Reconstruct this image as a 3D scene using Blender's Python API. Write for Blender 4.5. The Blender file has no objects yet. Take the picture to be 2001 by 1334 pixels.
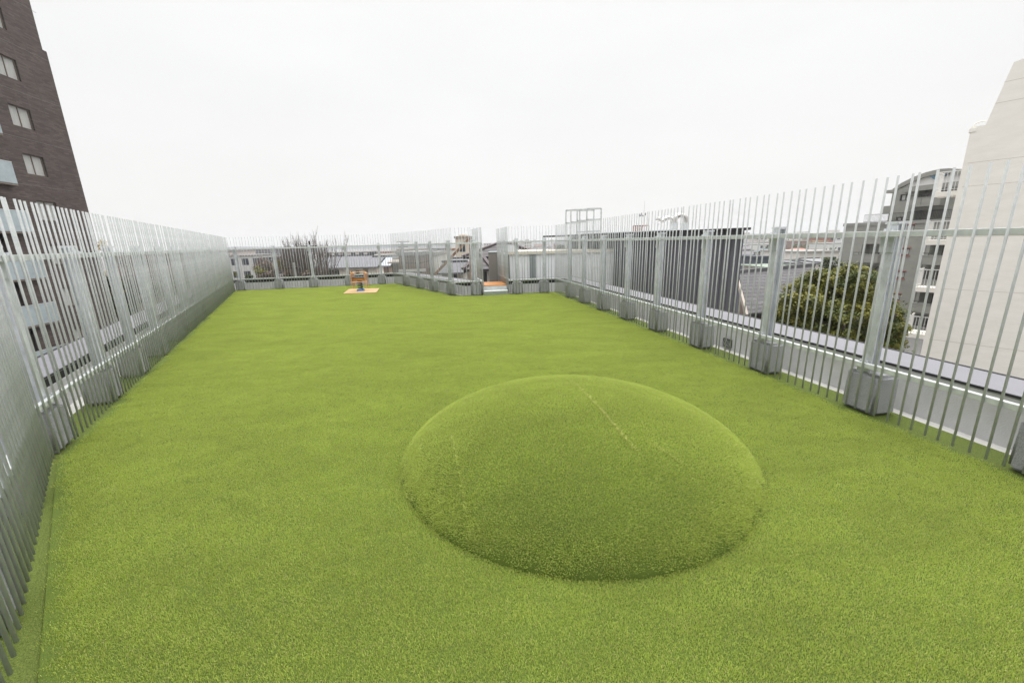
import bpy, bmesh, math, random
from mathutils import Vector, Matrix
random.seed(7)
R_ = math.radians
scene = bpy.context.scene
COL = scene.collection

# ---------------------------------------------------------------- camera
F = 792.0; CX, CY, EYE = 1000.5, 667.0, 1.8
ROLL = math.atan(.0272); PITCH = math.atan((667-471.3)*math.cos(ROLL)/F)
FWD = Vector((0, math.cos(PITCH), -math.sin(PITCH)))
UP0 = Vector((0, math.sin(PITCH), math.cos(PITCH)))
R0 = Vector((1, 0, 0))
camX = R0*math.cos(ROLL) - UP0*math.sin(ROLL)
camY = R0*math.sin(ROLL) + UP0*math.cos(ROLL)
cd = bpy.data.cameras.new('camera'); cam = bpy.data.objects.new('camera', cd); COL.objects.link(cam)
cd.sensor_width = 36; cd.lens = 36*F/2001; cd.clip_start = .05; cd.clip_end = 8000
m = Matrix.Identity(4)
for i in range(3):
    m[i][0] = camX[i]; m[i][1] = camY[i]; m[i][2] = -FWD[i]
m[2][3] = EYE
cam.matrix_world = m
scene.camera = cam
scene.render.resolution_x = 1024; scene.render.resolution_y = 682

# ---------------------------------------------------------------- world: bright overcast
w = bpy.data.worlds.new('World'); scene.world = w; w.use_nodes = True
nt = w.node_tree; N = nt.nodes; N.clear()
out = N.new('ShaderNodeOutputWorld'); bg = N.new('ShaderNodeBackground')
sky = N.new('ShaderNodeTexSky'); sky.sky_type = 'NISHITA'; sky.sun_disc = False
SUN_EL, SUN_ROT = 62, 10
sky.sun_elevation = R_(SUN_EL); sky.sun_rotation = R_(SUN_ROT); sky.dust_density = 4
tc = N.new('ShaderNodeTexCoord'); sep = N.new('ShaderNodeSeparateXYZ')
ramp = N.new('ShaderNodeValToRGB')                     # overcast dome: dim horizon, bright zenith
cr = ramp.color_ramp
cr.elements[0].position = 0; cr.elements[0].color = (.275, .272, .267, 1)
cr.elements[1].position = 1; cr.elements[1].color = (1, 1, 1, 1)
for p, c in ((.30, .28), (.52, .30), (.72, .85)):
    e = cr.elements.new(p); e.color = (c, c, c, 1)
noise = N.new('ShaderNodeTexNoise'); noise.inputs['Scale'].default_value = 1.6; noise.inputs['Detail'].default_value = 5
mapn = N.new('ShaderNodeMapping'); mapn.inputs['Scale'].default_value = (1, 1, 3.5)
mr = N.new('ShaderNodeMapRange'); mr.inputs['From Min'].default_value = .3; mr.inputs['From Max'].default_value = .7
mr.inputs['To Min'].default_value = .965; mr.inputs['To Max'].default_value = 1.025
mul = N.new('ShaderNodeVectorMath'); mul.operation = 'SCALE'
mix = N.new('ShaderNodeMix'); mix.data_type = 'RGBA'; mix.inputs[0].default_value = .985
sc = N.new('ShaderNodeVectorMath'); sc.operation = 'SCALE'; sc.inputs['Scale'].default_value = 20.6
L = nt.links.new
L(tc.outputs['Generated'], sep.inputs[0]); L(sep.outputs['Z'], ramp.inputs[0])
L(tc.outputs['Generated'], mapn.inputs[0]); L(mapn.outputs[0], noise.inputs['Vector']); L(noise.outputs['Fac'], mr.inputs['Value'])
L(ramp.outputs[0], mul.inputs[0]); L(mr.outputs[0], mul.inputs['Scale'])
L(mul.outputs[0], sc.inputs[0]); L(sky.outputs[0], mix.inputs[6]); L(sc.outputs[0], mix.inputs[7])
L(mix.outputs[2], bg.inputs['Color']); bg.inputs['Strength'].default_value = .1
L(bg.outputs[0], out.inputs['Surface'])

sd = bpy.data.lights.new('sun', 'SUN'); sd.energy = 1.1; sd.angle = R_(35); sd.color = (1, .98, .95)
sun = bpy.data.objects.new('sun', sd); COL.objects.link(sun)
sdir = Vector((math.sin(R_(SUN_ROT))*math.cos(R_(SUN_EL)), math.cos(R_(SUN_ROT))*math.cos(R_(SUN_EL)), math.sin(R_(SUN_EL))))
sun.rotation_euler = sdir.to_track_quat('Z', 'Y').to_euler(); sun.location = (0, 0, 30)

scene.view_settings.view_transform = 'Standard'; scene.view_settings.look = 'None'
scene.view_settings.exposure = .7; scene.view_settings.gamma = 1
scene.render.engine = 'CYCLES'

# ---------------------------------------------------------------- survey helpers (photo pixel + known plane -> world point)
def ray(px, py):
    a = px-CX; b = CY-py
    cu = -a*math.sin(ROLL)+b*math.cos(ROLL); cr_ = a*math.cos(ROLL)+b*math.sin(ROLL)
    return FWD*F + UP0*cu + R0*cr_
def at(px, py, Y):
    d = ray(px, py); p = d*(Y/d.y); return Vector((p.x, p.y, p.z+EYE))
def gr(px, py, z=0.):
    d = ray(px, py); p = d*((z-EYE)/d.z); return Vector((p.x, p.y, z))

class Plane:                       # vertical facade plane through (x,y), running along azimuth az
    def __init__(s, x, y, az):
        s.o = Vector((x, y, 0)); s.az = az
        s.u = Vector((math.sin(R_(az)), math.cos(R_(az)), 0))
        s.n = Vector((s.u.y, -s.u.x, 0))
    def sz(s, px, py):
        d = ray(px, py); t = (s.o.dot(s.n))/(d.dot(s.n)); p = d*t; p.z += EYE
        return (p-s.o).dot(s.u), p.z
    def rect(s, pts):              # mean rectangle of corner pixels
        q = [s.sz(*p) for p in pts]; q.sort()
        n = len(q)//2
        zz = sorted(p[1] for p in q)
        return (sum(p[0] for p in q[:n])/n, sum(p[0] for p in q[n:])/n, sum(zz[:n])/n, sum(zz[n:])/n)

# ---------------------------------------------------------------- materials
MC = {}
def mat(name, col, rough=.7, metal=0., var=.0, vs=6., bump=0., bs=60., spec=.5, stretch=(1, 1, 1), col2=None):
    if name in MC: return MC[name]
    m = bpy.data.materials.new(name); m.use_nodes = True; MC[name] = m
    t = m.node_tree; b = t.nodes['Principled BSDF']
    b.inputs['Roughness'].default_value = rough; b.inputs['Metallic'].default_value = metal
    b.inputs['Specular IOR Level'].default_value = spec
    b.inputs['Base Color'].default_value = (*col, 1)
    c = t.nodes.new('ShaderNodeTexCoord'); mp = t.nodes.new('ShaderNodeMapping'); mp.inputs['Scale'].default_value = stretch
    t.links.new(c.outputs['Object'], mp.inputs[0])
    if var > 0 or col2:
        n = t.nodes.new('ShaderNodeTexNoise'); n.inputs['Scale'].default_value = vs; n.inputs['Detail'].default_value = 6; n.inputs['Roughness'].default_value = .65
        t.links.new(mp.outputs[0], n.inputs['Vector'])
        r = t.nodes.new('ShaderNodeMapRange'); r.inputs['From Min'].default_value = .3; r.inputs['From Max'].default_value = .7
        t.links.new(n.outputs['Fac'], r.inputs['Value'])
        x = t.nodes.new('ShaderNodeMix'); x.data_type = 'RGBA'
        x.inputs[6].default_value = (*[v*(1-var) for v in col], 1)
        x.inputs[7].default_value = (*(col2 or [min(1, v*(1+var)) for v in col]), 1)
        t.links.new(r.outputs[0], x.inputs[0]); t.links.new(x.outputs[2], b.inputs['Base Color'])
    if bump > 0:
        n2 = t.nodes.new('ShaderNodeTexNoise'); n2.inputs['Scale'].default_value = bs; n2.inputs['Detail'].default_value = 3
        t.links.new(mp.outputs[0], n2.inputs['Vector'])
        bb = t.nodes.new('ShaderNodeBump'); bb.inputs['Strength'].default_value = bump; bb.inputs['Distance'].default_value = .02
        t.links.new(n2.outputs['Fac'], bb.inputs['Height']); t.links.new(bb.outputs[0], b.inputs['Normal'])
    return m

def brick_mat(name, c1, c2, mortar, bw, bh, vert='Z', msize=.006, offset=.5, rough=.8, axis='X'):
    m = bpy.data.materials.new(name); m.use_nodes = True; t = m.node_tree; b = t.nodes['Principled BSDF']
    b.inputs['Roughness'].default_value = rough
    c = t.nodes.new('ShaderNodeTexCoord'); s = t.nodes.new('ShaderNodeSeparateXYZ'); k = t.nodes.new('ShaderNodeCombineXYZ')
    t.links.new(c.outputs['Object'], s.inputs[0])
    ad = t.nodes.new('ShaderNodeMath'); ad.operation = 'ADD'
    t.links.new(s.outputs['X'], ad.inputs[0]); t.links.new(s.outputs['Y'], ad.inputs[1])
    t.links.new(ad.outputs[0] if axis == 'XY' else s.outputs[axis], k.inputs[0]); t.links.new(s.outputs[vert], k.inputs[1])
    br = t.nodes.new('ShaderNodeTexBrick'); br.inputs['Scale'].default_value = 1
    br.inputs['Brick Width'].default_value = bw; br.inputs['Row Height'].default_value = bh
    br.inputs['Mortar Size'].default_value = msize; br.offset = offset
    br.inputs['Color1'].default_value = (*c1, 1); br.inputs['Color2'].default_value = (*c2, 1); br.inputs['Mortar'].default_value = (*mortar, 1)
    t.links.new(k.outputs[0], br.inputs['Vector'])
    n = t.nodes.new('ShaderNodeTexNoise'); n.inputs['Scale'].default_value = .6; n.inputs['Detail'].default_value = 5
    mp = t.nodes.new('ShaderNodeMapping'); mp.inputs['Scale'].default_value = (1, 1, 2.5)
    t.links.new(c.outputs['Object'], mp.inputs[0]); t.links.new(mp.outputs[0], n.inputs['Vector'])
    r = t.nodes.new('ShaderNodeMapRange'); r.inputs['From Min'].default_value = .3; r.inputs['From Max'].default_value = .7; r.inputs['To Min'].default_value = .82; r.inputs['To Max'].default_value = 1.2
    t.links.new(n.outputs['Fac'], r.inputs['Value'])
    v = t.nodes.new('ShaderNodeVectorMath'); v.operation = 'SCALE'
    t.links.new(br.outputs['Color'], v.inputs[0]); t.links.new(r.outputs[0], v.inputs['Scale']); t.links.new(v.outputs[0], b.inputs['Base Color'])
    bp = t.nodes.new('ShaderNodeBump'); bp.inputs['Strength'].default_value = .3; bp.inputs['Distance'].default_value = .01; bp.invert = True
    t.links.new(br.outputs['Fac'], bp.inputs['Height']); t.links.new(bp.outputs[0], b.inputs['Normal'])
    return m

M = {}
M['galv'] = mat('galvanised steel', (.56, .58, .575), .5, .25, var=.14, vs=9, bump=.08, bs=40)
M['galv_bar'] = mat('galvanised round bar', (.43, .445, .44), .75, .1, var=.14, vs=9, bump=.05, bs=40, spec=.2)
M['galv_post'] = mat('galvanised post steel', (.60, .62, .65), .5, .3, var=.28, vs=7, stretch=(1, 1, .45), bump=.1, bs=30)
M['pad'] = mat('grey foam padding', (.38, .385, .395), .95, 0, var=.38, vs=130, bump=.9, bs=160, spec=.2)
M['parapet'] = mat('grey parapet render', (.50, .50, .505), .8, 0, var=.10, vs=2.5, bump=.15, bs=70)
M['coping'] = mat('lilac grey coping metal', (.205, .202, .222), .5, .15, var=.05, vs=2)
M['black'] = mat('black sealant and gap shade', (.012, .012, .014), .6)
M['gutter'] = mat('pale waterproofing strip', (.52, .51, .48), .7, var=.12, vs=5)
M['white_metal'] = mat('white coated steel', (.72, .72, .70), .45, 0, var=.05, vs=4)
M['clad'] = mat('pale galvalume cladding', (.72, .735, .745), .55, .1, var=.06, vs=3)
M['clad_dark'] = mat('grey green door panel', (.20, .23, .23), .5, .2)
M['cream'] = mat('cream flashing', (.60, .56, .46), .6)
M['char'] = mat('charcoal cladding', (.115, .115, .13), .5, .1, var=.10, vs=2)
M['char_edge'] = mat('black roof edge', (.02, .02, .022), .5)
M['concrete_w'] = mat('warm white painted concrete', (.82, .79, .725), .85, 0, var=.05, vs=.9, bump=.07, bs=9, stretch=(1, 1, 3))
M['joint'] = mat('brown joint sealant', (.50, .43, .37), .8)
M['grey_wall'] = mat('olive grey render', (.25, .25, .222), .85, 0, var=.10, vs=.5, bump=.2, bs=12, stretch=(1, 1, 2))
M['grey_light'] = mat('light line render', (.24, .24, .22), .8)
M['glass'] = mat('window glass', (.05, .06, .065), .08, 0, var=.3, vs=1)
M['frame'] = mat('dark bronze frame', (.03, .028, .027), .45)
M['frame_t'] = mat('taupe window frame', (.16, .13, .105), .5)
M['curtain'] = mat('pale curtain', (.42, .42, .40), .8, var=.15, vs=6, stretch=(6, 6, .3))
M['red_frame'] = mat('brick red sill', (.28, .09, .07), .6)
M['glass_bal'] = mat('frosted balcony glass', (.36, .42, .44), .12, 0, var=.12, vs=1.2)
M['white'] = mat('white paint', (.66, .65, .63), .6)
M['wood'] = mat('varnished plywood', (.66, .36, .15), .45, 0, var=.15, vs=8, stretch=(4, 1, 1))
M['wood_d'] = mat('brown panel face', (.36, .20, .12), .4, 0, var=.15, vs=8)
M['wood_o'] = mat('orange timber', (.42, .17, .03), .45, 0, var=.1, vs=8)
M['deck_mat'] = mat('tan rubber mat', (.46, .30, .15), .8, 0, var=.08, vs=12, bump=.2, bs=90)
M['rubber'] = mat('black rubber', (.015, .015, .016), .6)
M['seat'] = mat('dark seat pad', (.045, .045, .05), .35)
M['blue'] = mat('blue base plate', (.02, .17, .55), .4)
M['bark'] = mat('bark', (.06, .048, .04), .9, 0, var=.3, vs=8)
M['bark_p'] = mat('pale bark', (.15, .125, .11), .9, 0, var=.3, vs=8)
M['pole'] = mat('concrete pole', (.36, .36, .34), .8)

# ---------------------------------------------------------------- mesh builder
class MB:
    def __init__(s): s.v = []; s.f = []; s.mi = []
    def add(s, vs, fs, mi=0):
        o = len(s.v); s.v += [tuple(v) for v in vs]; s.f += [tuple(i+o for i in f) for f in fs]; s.mi += [mi]*len(fs)
    def box(s, x0, x1, y0, y1, z0, z1, mi=0):
        s.add([(x0,y0,z0),(x1,y0,z0),(x1,y1,z0),(x0,y1,z0),(x0,y0,z1),(x1,y0,z1),(x1,y1,z1),(x0,y1,z1)],
              [(3,2,1,0),(4,5,6,7),(0,1,5,4),(1,2,6,5),(2,3,7,6),(3,0,4,7)], mi)
    def prism(s, poly, z0, z1, mi=0):          # poly in xy, CCW
        n = len(poly)
        s.add([(p[0],p[1],z0) for p in poly]+[(p[0],p[1],z1) for p in poly],
              [tuple(range(n))[::-1], tuple(range(n,2*n))]+[(i,(i+1)%n,n+(i+1)%n,n+i) for i in range(n)], mi)
    def slab(s, poly, y0, y1, mi=0):           # poly in xz, extruded along y
        n = len(poly)
        s.add([(p[0],y0,p[1]) for p in poly]+[(p[0],y1,p[1]) for p in poly],
              [tuple(range(n)), tuple(range(n,2*n))[::-1]]+[(i,n+i,n+(i+1)%n,(i+1)%n) for i in range(n)], mi)
    def tube(s, pts, rad, seg=8, mi=0, cap=True):
        pts = [Vector(p) for p in pts]; n = len(pts)
        if not isinstance(rad, (list, tuple)): rad = [rad]*n
        rings = []
        prev = None
        for i, p in enumerate(pts):
            d = (pts[min(i+1,n-1)]-pts[max(i-1,0)]).normalized()
            a = prev or (Vector((0,0,1)) if abs(d.z) < .9 else Vector((1,0,0)))
            x = (a - d*a.dot(d))
            if x.length < 1e-4: x = d.orthogonal()
            x.normalize(); y = d.cross(x); prev = x
            rings.append([p+(x*math.cos(2*math.pi*k/seg)+y*math.sin(2*math.pi*k/seg))*rad[i] for k in range(seg)])
        fs = [(i*seg+k, i*seg+(k+1)%seg, (i+1)*seg+(k+1)%seg, (i+1)*seg+k) for i in range(n-1) for k in range(seg)]
        if cap: fs += [tuple(range(seg))[::-1], tuple((n-1)*seg+k for k in range(seg))]
        s.add([v for r in rings for v in r], fs, mi)
    def bar(s, a, b, wx, wz, mi=0):            # rectangular bar between points
        a = Vector(a); b = Vector(b); d = (b-a).normalized()
        up = Vector((0,0,1)) if abs(d.z) < .95 else Vector((0,1,0))
        x = d.cross(up).normalized()*wx/2; y = x.cross(d).normalized()*wz/2
        vs = [a-x-y, a+x-y, a+x+y, a-x+y, b-x-y, b+x-y, b+x+y, b-x+y]
        s.add(vs, [(3,2,1,0),(4,5,6,7),(0,1,5,4),(1,2,6,5),(2,3,7,6),(3,0,4,7)], mi)
    def build(s, name, mats, parent=None, bevel=0, smooth=False, loc=None):
        me = bpy.data.meshes.new(name); me.from_pydata(s.v, [], s.f)
        for m_ in (mats if isinstance(mats, list) else [mats]): me.materials.append(m_)
        for p, i in zip(me.polygons, s.mi): p.material_index = i; p.use_smooth = smooth
        me.update()
        o = bpy.data.objects.new(name, me); COL.objects.link(o); o.parent = parent
        if loc: o.location = loc
        if bevel:
            b = o.modifiers.new('bevel', 'BEVEL'); b.width = bevel; b.segments = 2; b.limit_method = 'ANGLE'
        return o
def boxo(name, b, m_, parent=None, bevel=0):
    q = MB(); q.box(*b); return q.build(name, m_, parent, bevel)
def tag(o, label=None, cat=None, group=None, kind=None):
    if label: o['label'] = label
    if cat: o['category'] = cat
    if group: o['group'] = group
    if kind: o['kind'] = kind
    return o
def thing(name, label, cat, loc=(0,0,0), az=None, group=None):
    o = bpy.data.objects.new(name, None); COL.objects.link(o); o.location = loc; o.empty_display_size = .2
    if az is not None: o.rotation_euler.z = R_(90-az)      # local x runs along azimuth az
    return tag(o, label, cat, group)

def offset_line(pts, d, closed=False):     # offset an open polyline to its left side by d
    P = [Vector((p[0], p[1])) for p in pts]; n = len(P); res = []
    for i in range(n):
        ds = []
        if i > 0 or closed: ds.append((P[i]-P[i-1]).normalized())
        if i < n-1 or closed: ds.append((P[(i+1) % n]-P[i]).normalized())
        ns = [Vector((-q.y, q.x)) for q in ds]
        nn = sum(ns, Vector((0,0))).normalized(); k = 1/max(.3, nn.dot(ns[0]))
        res.append(P[i]+nn*d*k)
    return res

# ================================================================= SETTING: the roof
GZ = -11.0
P0 = (-.95, .10); P1 = (-4.12, 3.27); P2 = (-12.16, 18.01); P3 = (-5.51, 19.35); P4 = (-1.90, 14.02); P5 = (-.93, 14.16)
P6 = (-.05, 14.20); P7 = (1.56, 14.39); P8 = (5.27, -5.0)
ring = [P0, P1, P2, P3, P4, P5, P6, P7, P8]          # clockwise seen from above: outside is on the left
# ground far below
g = MB(); g.add([(-4500,-600,GZ),(4500,-600,GZ),(4500,6500,GZ),(-4500,6500,GZ)], [(0,1,2,3)])
gm = mat('city ground', (.16, .155, .15), .9, 0, vs=.012, var=.4)
tag(g.build('ground', gm), kind='structure')

def ringpoly(d):
    q = offset_line([P0, P1, P2, P3, P4, P7, P8], d)
    return q
close = [(6.6, -5.0), (-3.2, -5.0)]
def fullpoly(d):
    q = offset_line([(-.95+.0, .10), P1, P2, P3, P4, P7, P8], d)
    a = q[-1]; b = q[0]
    return [(p.x, p.y) for p in q] + [(a.x, -5.2), (b.x-3.0, -5.2)]
# roof building body
body = MB(); pl = fullpoly(1.02); body.prism(pl[::-1], GZ, -.06)
tag(body.build('roof_deck', M['gutter']), kind='structure')
# parapet: one thing, wall > coping
par = thing('parapet_wall', 'low grey rendered parapet wall with metal coping all round the roof', 'parapet')
inn = offset_line([(.3,-1.1), P1, P2, P3, P4, P7, P8], .56); ou = offset_line([(.3,-1.1), P1, P2, P3, P4, P7, P8], 1.02)
inn2 = offset_line([(.3,-1.1), P1, P2, P3, P4, P7, P8], .555); ou2 = offset_line([(.3,-1.1), P1, P2, P3, P4, P7, P8], 1.05)
wall = MB(); cop = MB(); edge = MB(); band = MB()
def strip(mb, A, B, z0, z1, i, mi=0, slope=0):
    a, b, c, d = A[i], A[i+1], B[i+1], B[i]
    vs = [(a.x,a.y,z0),(b.x,b.y,z0),(c.x,c.y,z0),(d.x,d.y,z0),(a.x,a.y,z1),(b.x,b.y,z1),(c.x,c.y,z1+slope),(d.x,d.y,z1+slope)]
    mb.add(vs, [(0,1,2,3),(7,6,5,4),(0,4,5,1),(1,5,6,2),(2,6,7,3),(3,7,4,0)], mi)
b1 = offset_line([(.3,-1.1), P1, P2, P3, P4, P7, P8], .575)
e1 = offset_line([(.3,-1.1), P1, P2, P3, P4, P7, P8], 1.052); e2 = offset_line([(.3,-1.1), P1, P2, P3, P4, P7, P8], 1.09)
i3 = offset_line([(.3,-1.1), P1, P2, P3, P4, P7, P8], .549); i4 = offset_line([(.3,-1.1), P1, P2, P3, P4, P7, P8], .5535)
def cut(A, f0, f1):
    d = (Vector(P7)-Vector(P4)).normalized(); L0 = (Vector(P7)-Vector(P4)).length
    def pt(f):
        if f in (0, 1): return A[4+f]
        return A[4]+d*((Vector(P4)+d*L0*f-A[4]).dot(d))
    return [pt(f0), pt(f1)]
for i in range(len(inn)-1):
    if i == 4: jobs = [(0, [cut(A, 0, .262) for A in (inn,ou,b1,inn2,ou2,e1,e2,i3,i4)]), (0, [cut(A, .545, 1) for A in (inn,ou,b1,inn2,ou2,e1,e2,i3,i4)])]
    else: jobs = [(i, (inn,ou,b1,inn2,ou2,e1,e2,i3,i4))]
    for j, (I_,O_,B_,I2,O2,E1,E2,I3,I4) in jobs:
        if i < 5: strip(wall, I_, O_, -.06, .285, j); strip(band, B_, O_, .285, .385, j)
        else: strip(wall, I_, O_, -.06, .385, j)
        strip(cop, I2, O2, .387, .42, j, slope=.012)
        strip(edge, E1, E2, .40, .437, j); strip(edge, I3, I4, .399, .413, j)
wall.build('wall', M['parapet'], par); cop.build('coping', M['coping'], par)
edge.build('edge_trim', M['black'], par); band.build('shadow_gap_band', M['black'], par)  # band coloured black to paint in the shade of the gap under the coping
# pale gutter strip and lower turf beyond the fence
def flat(name, poly, z, m_, kind='structure'):
    q = MB(); q.add([(p[0],p[1],z) for p in poly], [tuple(range(len(poly)))]); o = q.build(name, m_); tag(o, kind=kind); return o

def turf_mat(name, dark, mid, straw):
    m = bpy.data.materials.new(name); m.use_nodes = True; t = m.node_tree; b = t.nodes['Principled BSDF']
    b.inputs['Roughness'].default_value = .8; b.inputs['Specular IOR Level'].default_value = .25
    c = t.nodes.new('ShaderNodeTexCoord')
    n = t.nodes.new('ShaderNodeTexNoise'); n.inputs['Scale'].default_value = 160; n.inputs['Detail'].default_value = 4; n.inputs['Roughness'].default_value = .8
    n2 = t.nodes.new('ShaderNodeTexNoise'); n2.inputs['Scale'].default_value = .9; n2.inputs['Detail'].default_value = 5
    t.links.new(c.outputs['Object'], n.inputs['Vector']); t.links.new(c.outputs['Object'], n2.inputs['Vector'])
    r = t.nodes.new('ShaderNodeValToRGB'); e = r.color_ramp.elements
    e[0].position = .36; e[0].color = (*dark, 1); e[1].position = .55; e[1].color = (*mid, 1)
    k = r.color_ramp.elements.new(.72); k.color = (*straw, 1)
    t.links.new(n.outputs['Fac'], r.inputs[0])
    mr_ = t.nodes.new('ShaderNodeMapRange'); mr_.inputs['From Min'].default_value = .3; mr_.inputs['From Max'].default_value = .7; mr_.inputs['To Min'].default_value = .85; mr_.inputs['To Max'].default_value = 1.15
    t.links.new(n2.outputs['Fac'], mr_.inputs['Value'])
    v = t.nodes.new('ShaderNodeVectorMath'); v.operation = 'SCALE'
    t.links.new(r.outputs[0], v.inputs[0]); t.links.new(mr_.outputs[0], v.inputs['Scale']); t.links.new(v.outputs[0], b.inputs['Base Color'])
    bp = t.nodes.new('ShaderNodeBump'); bp.inputs['Strength'].default_value = .6; bp.inputs['Distance'].default_value = .01
    t.links.new(n.outputs['Fac'], bp.inputs['Height']); t.links.new(bp.outputs[0], b.inputs['Normal'])
    return m
M['turf_low'] = turf_mat('short dark turf', (.030, .048, .006), (.105, .14, .022), (.22, .23, .07))  # lower pile outside the fence, darker green than the lawn fibres
M['turf'] = turf_mat('turf backing', (.055, .085, .010), (.09, .13, .016), (.13, .15, .03))
lp = offset_line([P0, P1, P2, P3, P4, P7, P8], .345)
lowpoly = [(p.x, p.y) for p in lp] + [(5.6,-5.1), (-3.2,-5.1)]
tf = offset_line([(-1.55, .62), (-4.12, 3.27), P2, P3, P4, P7, P8], -.03)
turfpoly = [(p.x, p.y) for p in tf[1:]] + [(5.2,-5.0), (1.6,-5.0), (.2,-1.0), (-2.09+.72, .68), (-2.09, 1.36)]
def tri_sheet(name, poly, z, m_, thick=0):
    import bmesh
    bm = bmesh.new(); vs = [bm.verts.new((p[0],p[1],z)) for p in poly]; f = bm.faces.new(vs)
    if f.normal.z < 0: f.normal_flip()
    bm.normal_update()
    if f.normal.z < 0: f.normal_flip()
    if thick:
        r = bmesh.ops.extrude_face_region(bm, geom=[f]); 
        for v in r['geom']:
            if isinstance(v, bmesh.types.BMVert): v.co.z -= thick
    bmesh.ops.triangulate(bm, faces=bm.faces[:])
    bmesh.ops.recalc_face_normals(bm, faces=bm.faces[:])
    me = bpy.data.meshes.new(name); bm.to_mesh(me); bm.free(); me.materials.append(m_)
    o = bpy.data.objects.new(name, me); COL.objects.link(o); return tag(o, kind='structure')
low = tri_sheet('turf_border', lowpoly, -.020, M['turf_low'], .02)
turf = tri_sheet('turf', turfpoly, -.004, M['turf'], .012)

# ---------------------------------------------------------------- artificial grass fibres
def blade_mat():
    m = bpy.data.materials.new('turf fibres'); m.use_nodes = True; t = m.node_tree; b = t.nodes['Principled BSDF']
    b.inputs['Roughness'].default_value = .5; b.inputs['Specular IOR Level'].default_value = .3
    b.inputs['Sheen Weight'].default_value = .35; b.inputs['Sheen Roughness'].default_value = .4; b.inputs['Sheen Tint'].default_value = (.8,.9,.5,1)
    a = t.nodes.new('ShaderNodeAttribute'); a.attribute_name = 'fib'
    n2 = t.nodes.new('ShaderNodeTexNoise'); n2.inputs['Scale'].default_value = 1.5; n2.inputs['Detail'].default_value = 8; n2.inputs['Roughness'].default_value = .68; n2.inputs['Distortion'].default_value = .8
    ge = t.nodes.new('ShaderNodeNewGeometry'); mp = t.nodes.new('ShaderNodeMapping'); mp.inputs['Scale'].default_value = (.7, 1.5, 1); mp.inputs['Rotation'].default_value = (0,0,.5)
    t.links.new(ge.outputs['Position'], mp.inputs[0]); t.links.new(mp.outputs[0], n2.inputs['Vector'])
    mr_ = t.nodes.new('ShaderNodeMapRange'); mr_.inputs['From Min'].default_value = .32; mr_.inputs['From Max'].default_value = .68; mr_.inputs['To Min'].default_value = .87; mr_.inputs['To Max'].default_value = 1.13
    t.links.new(n2.outputs['Fac'], mr_.inputs['Value'])
    v = t.nodes.new('ShaderNodeVectorMath'); v.operation = 'SCALE'
    t.links.new(a.outputs['Color'], v.inputs[0]); t.links.new(mr_.outputs[0], v.inputs['Scale']); t.links.new(v.outputs[0], b.inputs['Base Color'])
    tr = t.nodes.new('ShaderNodeBsdfTranslucent'); t.links.new(v.outputs[0], tr.inputs['Color'])
    mx = t.nodes.new('ShaderNodeMixShader'); mx.inputs[0].default_value = .25
    o = t.nodes['Material Output']; t.links.new(b.outputs[0], mx.inputs[1]); t.links.new(tr.outputs[0], mx.inputs[2]); t.links.new(mx.outputs[0], o.inputs['Surface'])
    return m
M['fibre'] = blade_mat()
GREENS = [((.385,.47,.085), .54), ((.44,.51,.12), .30), ((.30,.38,.06), .08), ((.53,.46,.20), .08)]
def tuft_mesh(name, rad, n, seed, hmin=.012, hmax=.022, straw=None):
    rnd = random.Random(seed); vs = []; fs = []; cols = []
    for _ in range(n):
        x = rnd.gauss(0, rad); y = rnd.gauss(0, rad)
        if x*x+y*y > 5*rad*rad: continue
        h = rnd.uniform(hmin, hmax); wd = rnd.uniform(.0007, .0012); d = rnd.random()*6.283; lean = rnd.uniform(.1, .75)*h
        lx = math.cos(d)*lean; ly = math.sin(d)*lean; wa = rnd.random()*3.1416; wx = math.cos(wa)*wd; wy = math.sin(wa)*wd
        u = rnd.random(); c = GREENS[0][0]
        for g_, p in GREENS:
            if u < p: c = g_; break
            u -= p
        if c == GREENS[3][0]: h *= .75
        if straw: c = straw if rnd.random() < .8 else GREENS[0][0]
        o = len(vs)
        vs += [(x-wx,y-wy,0),(x+wx,y+wy,0),(x+wx+lx*.35,y+wy+ly*.35,h*.6),(x-wx+lx*.35,y-wy+ly*.35,h*.6),(x+wx*.5+lx,y+wy*.5+ly,h),(x-wx*.5+lx,y-wy*.5+ly,h)]
        fs += [(o,o+1,o+2,o+3),(o+3,o+2,o+4,o+5)]
        k = rnd.uniform(.9, 1.1); cols += [(c[0]*k, c[1]*k, c[2]*k, 1)]*8
    me = bpy.data.meshes.new(name); me.from_pydata(vs, [], fs); me.materials.append(M['fibre'])
    ca = me.color_attributes.new('fib', 'FLOAT_COLOR', 'CORNER')
    flat_ = [q for c in cols for q in c]; ca.data.foreach_set('color', flat_)
    return me
tufts = bpy.data.collections.new('tuft_sources')
for i in range(12):
    o = bpy.data.objects.new('tuft', tuft_mesh('tuft', .046, 520, i, .0075, .013)); tufts.objects.link(o)

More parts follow.
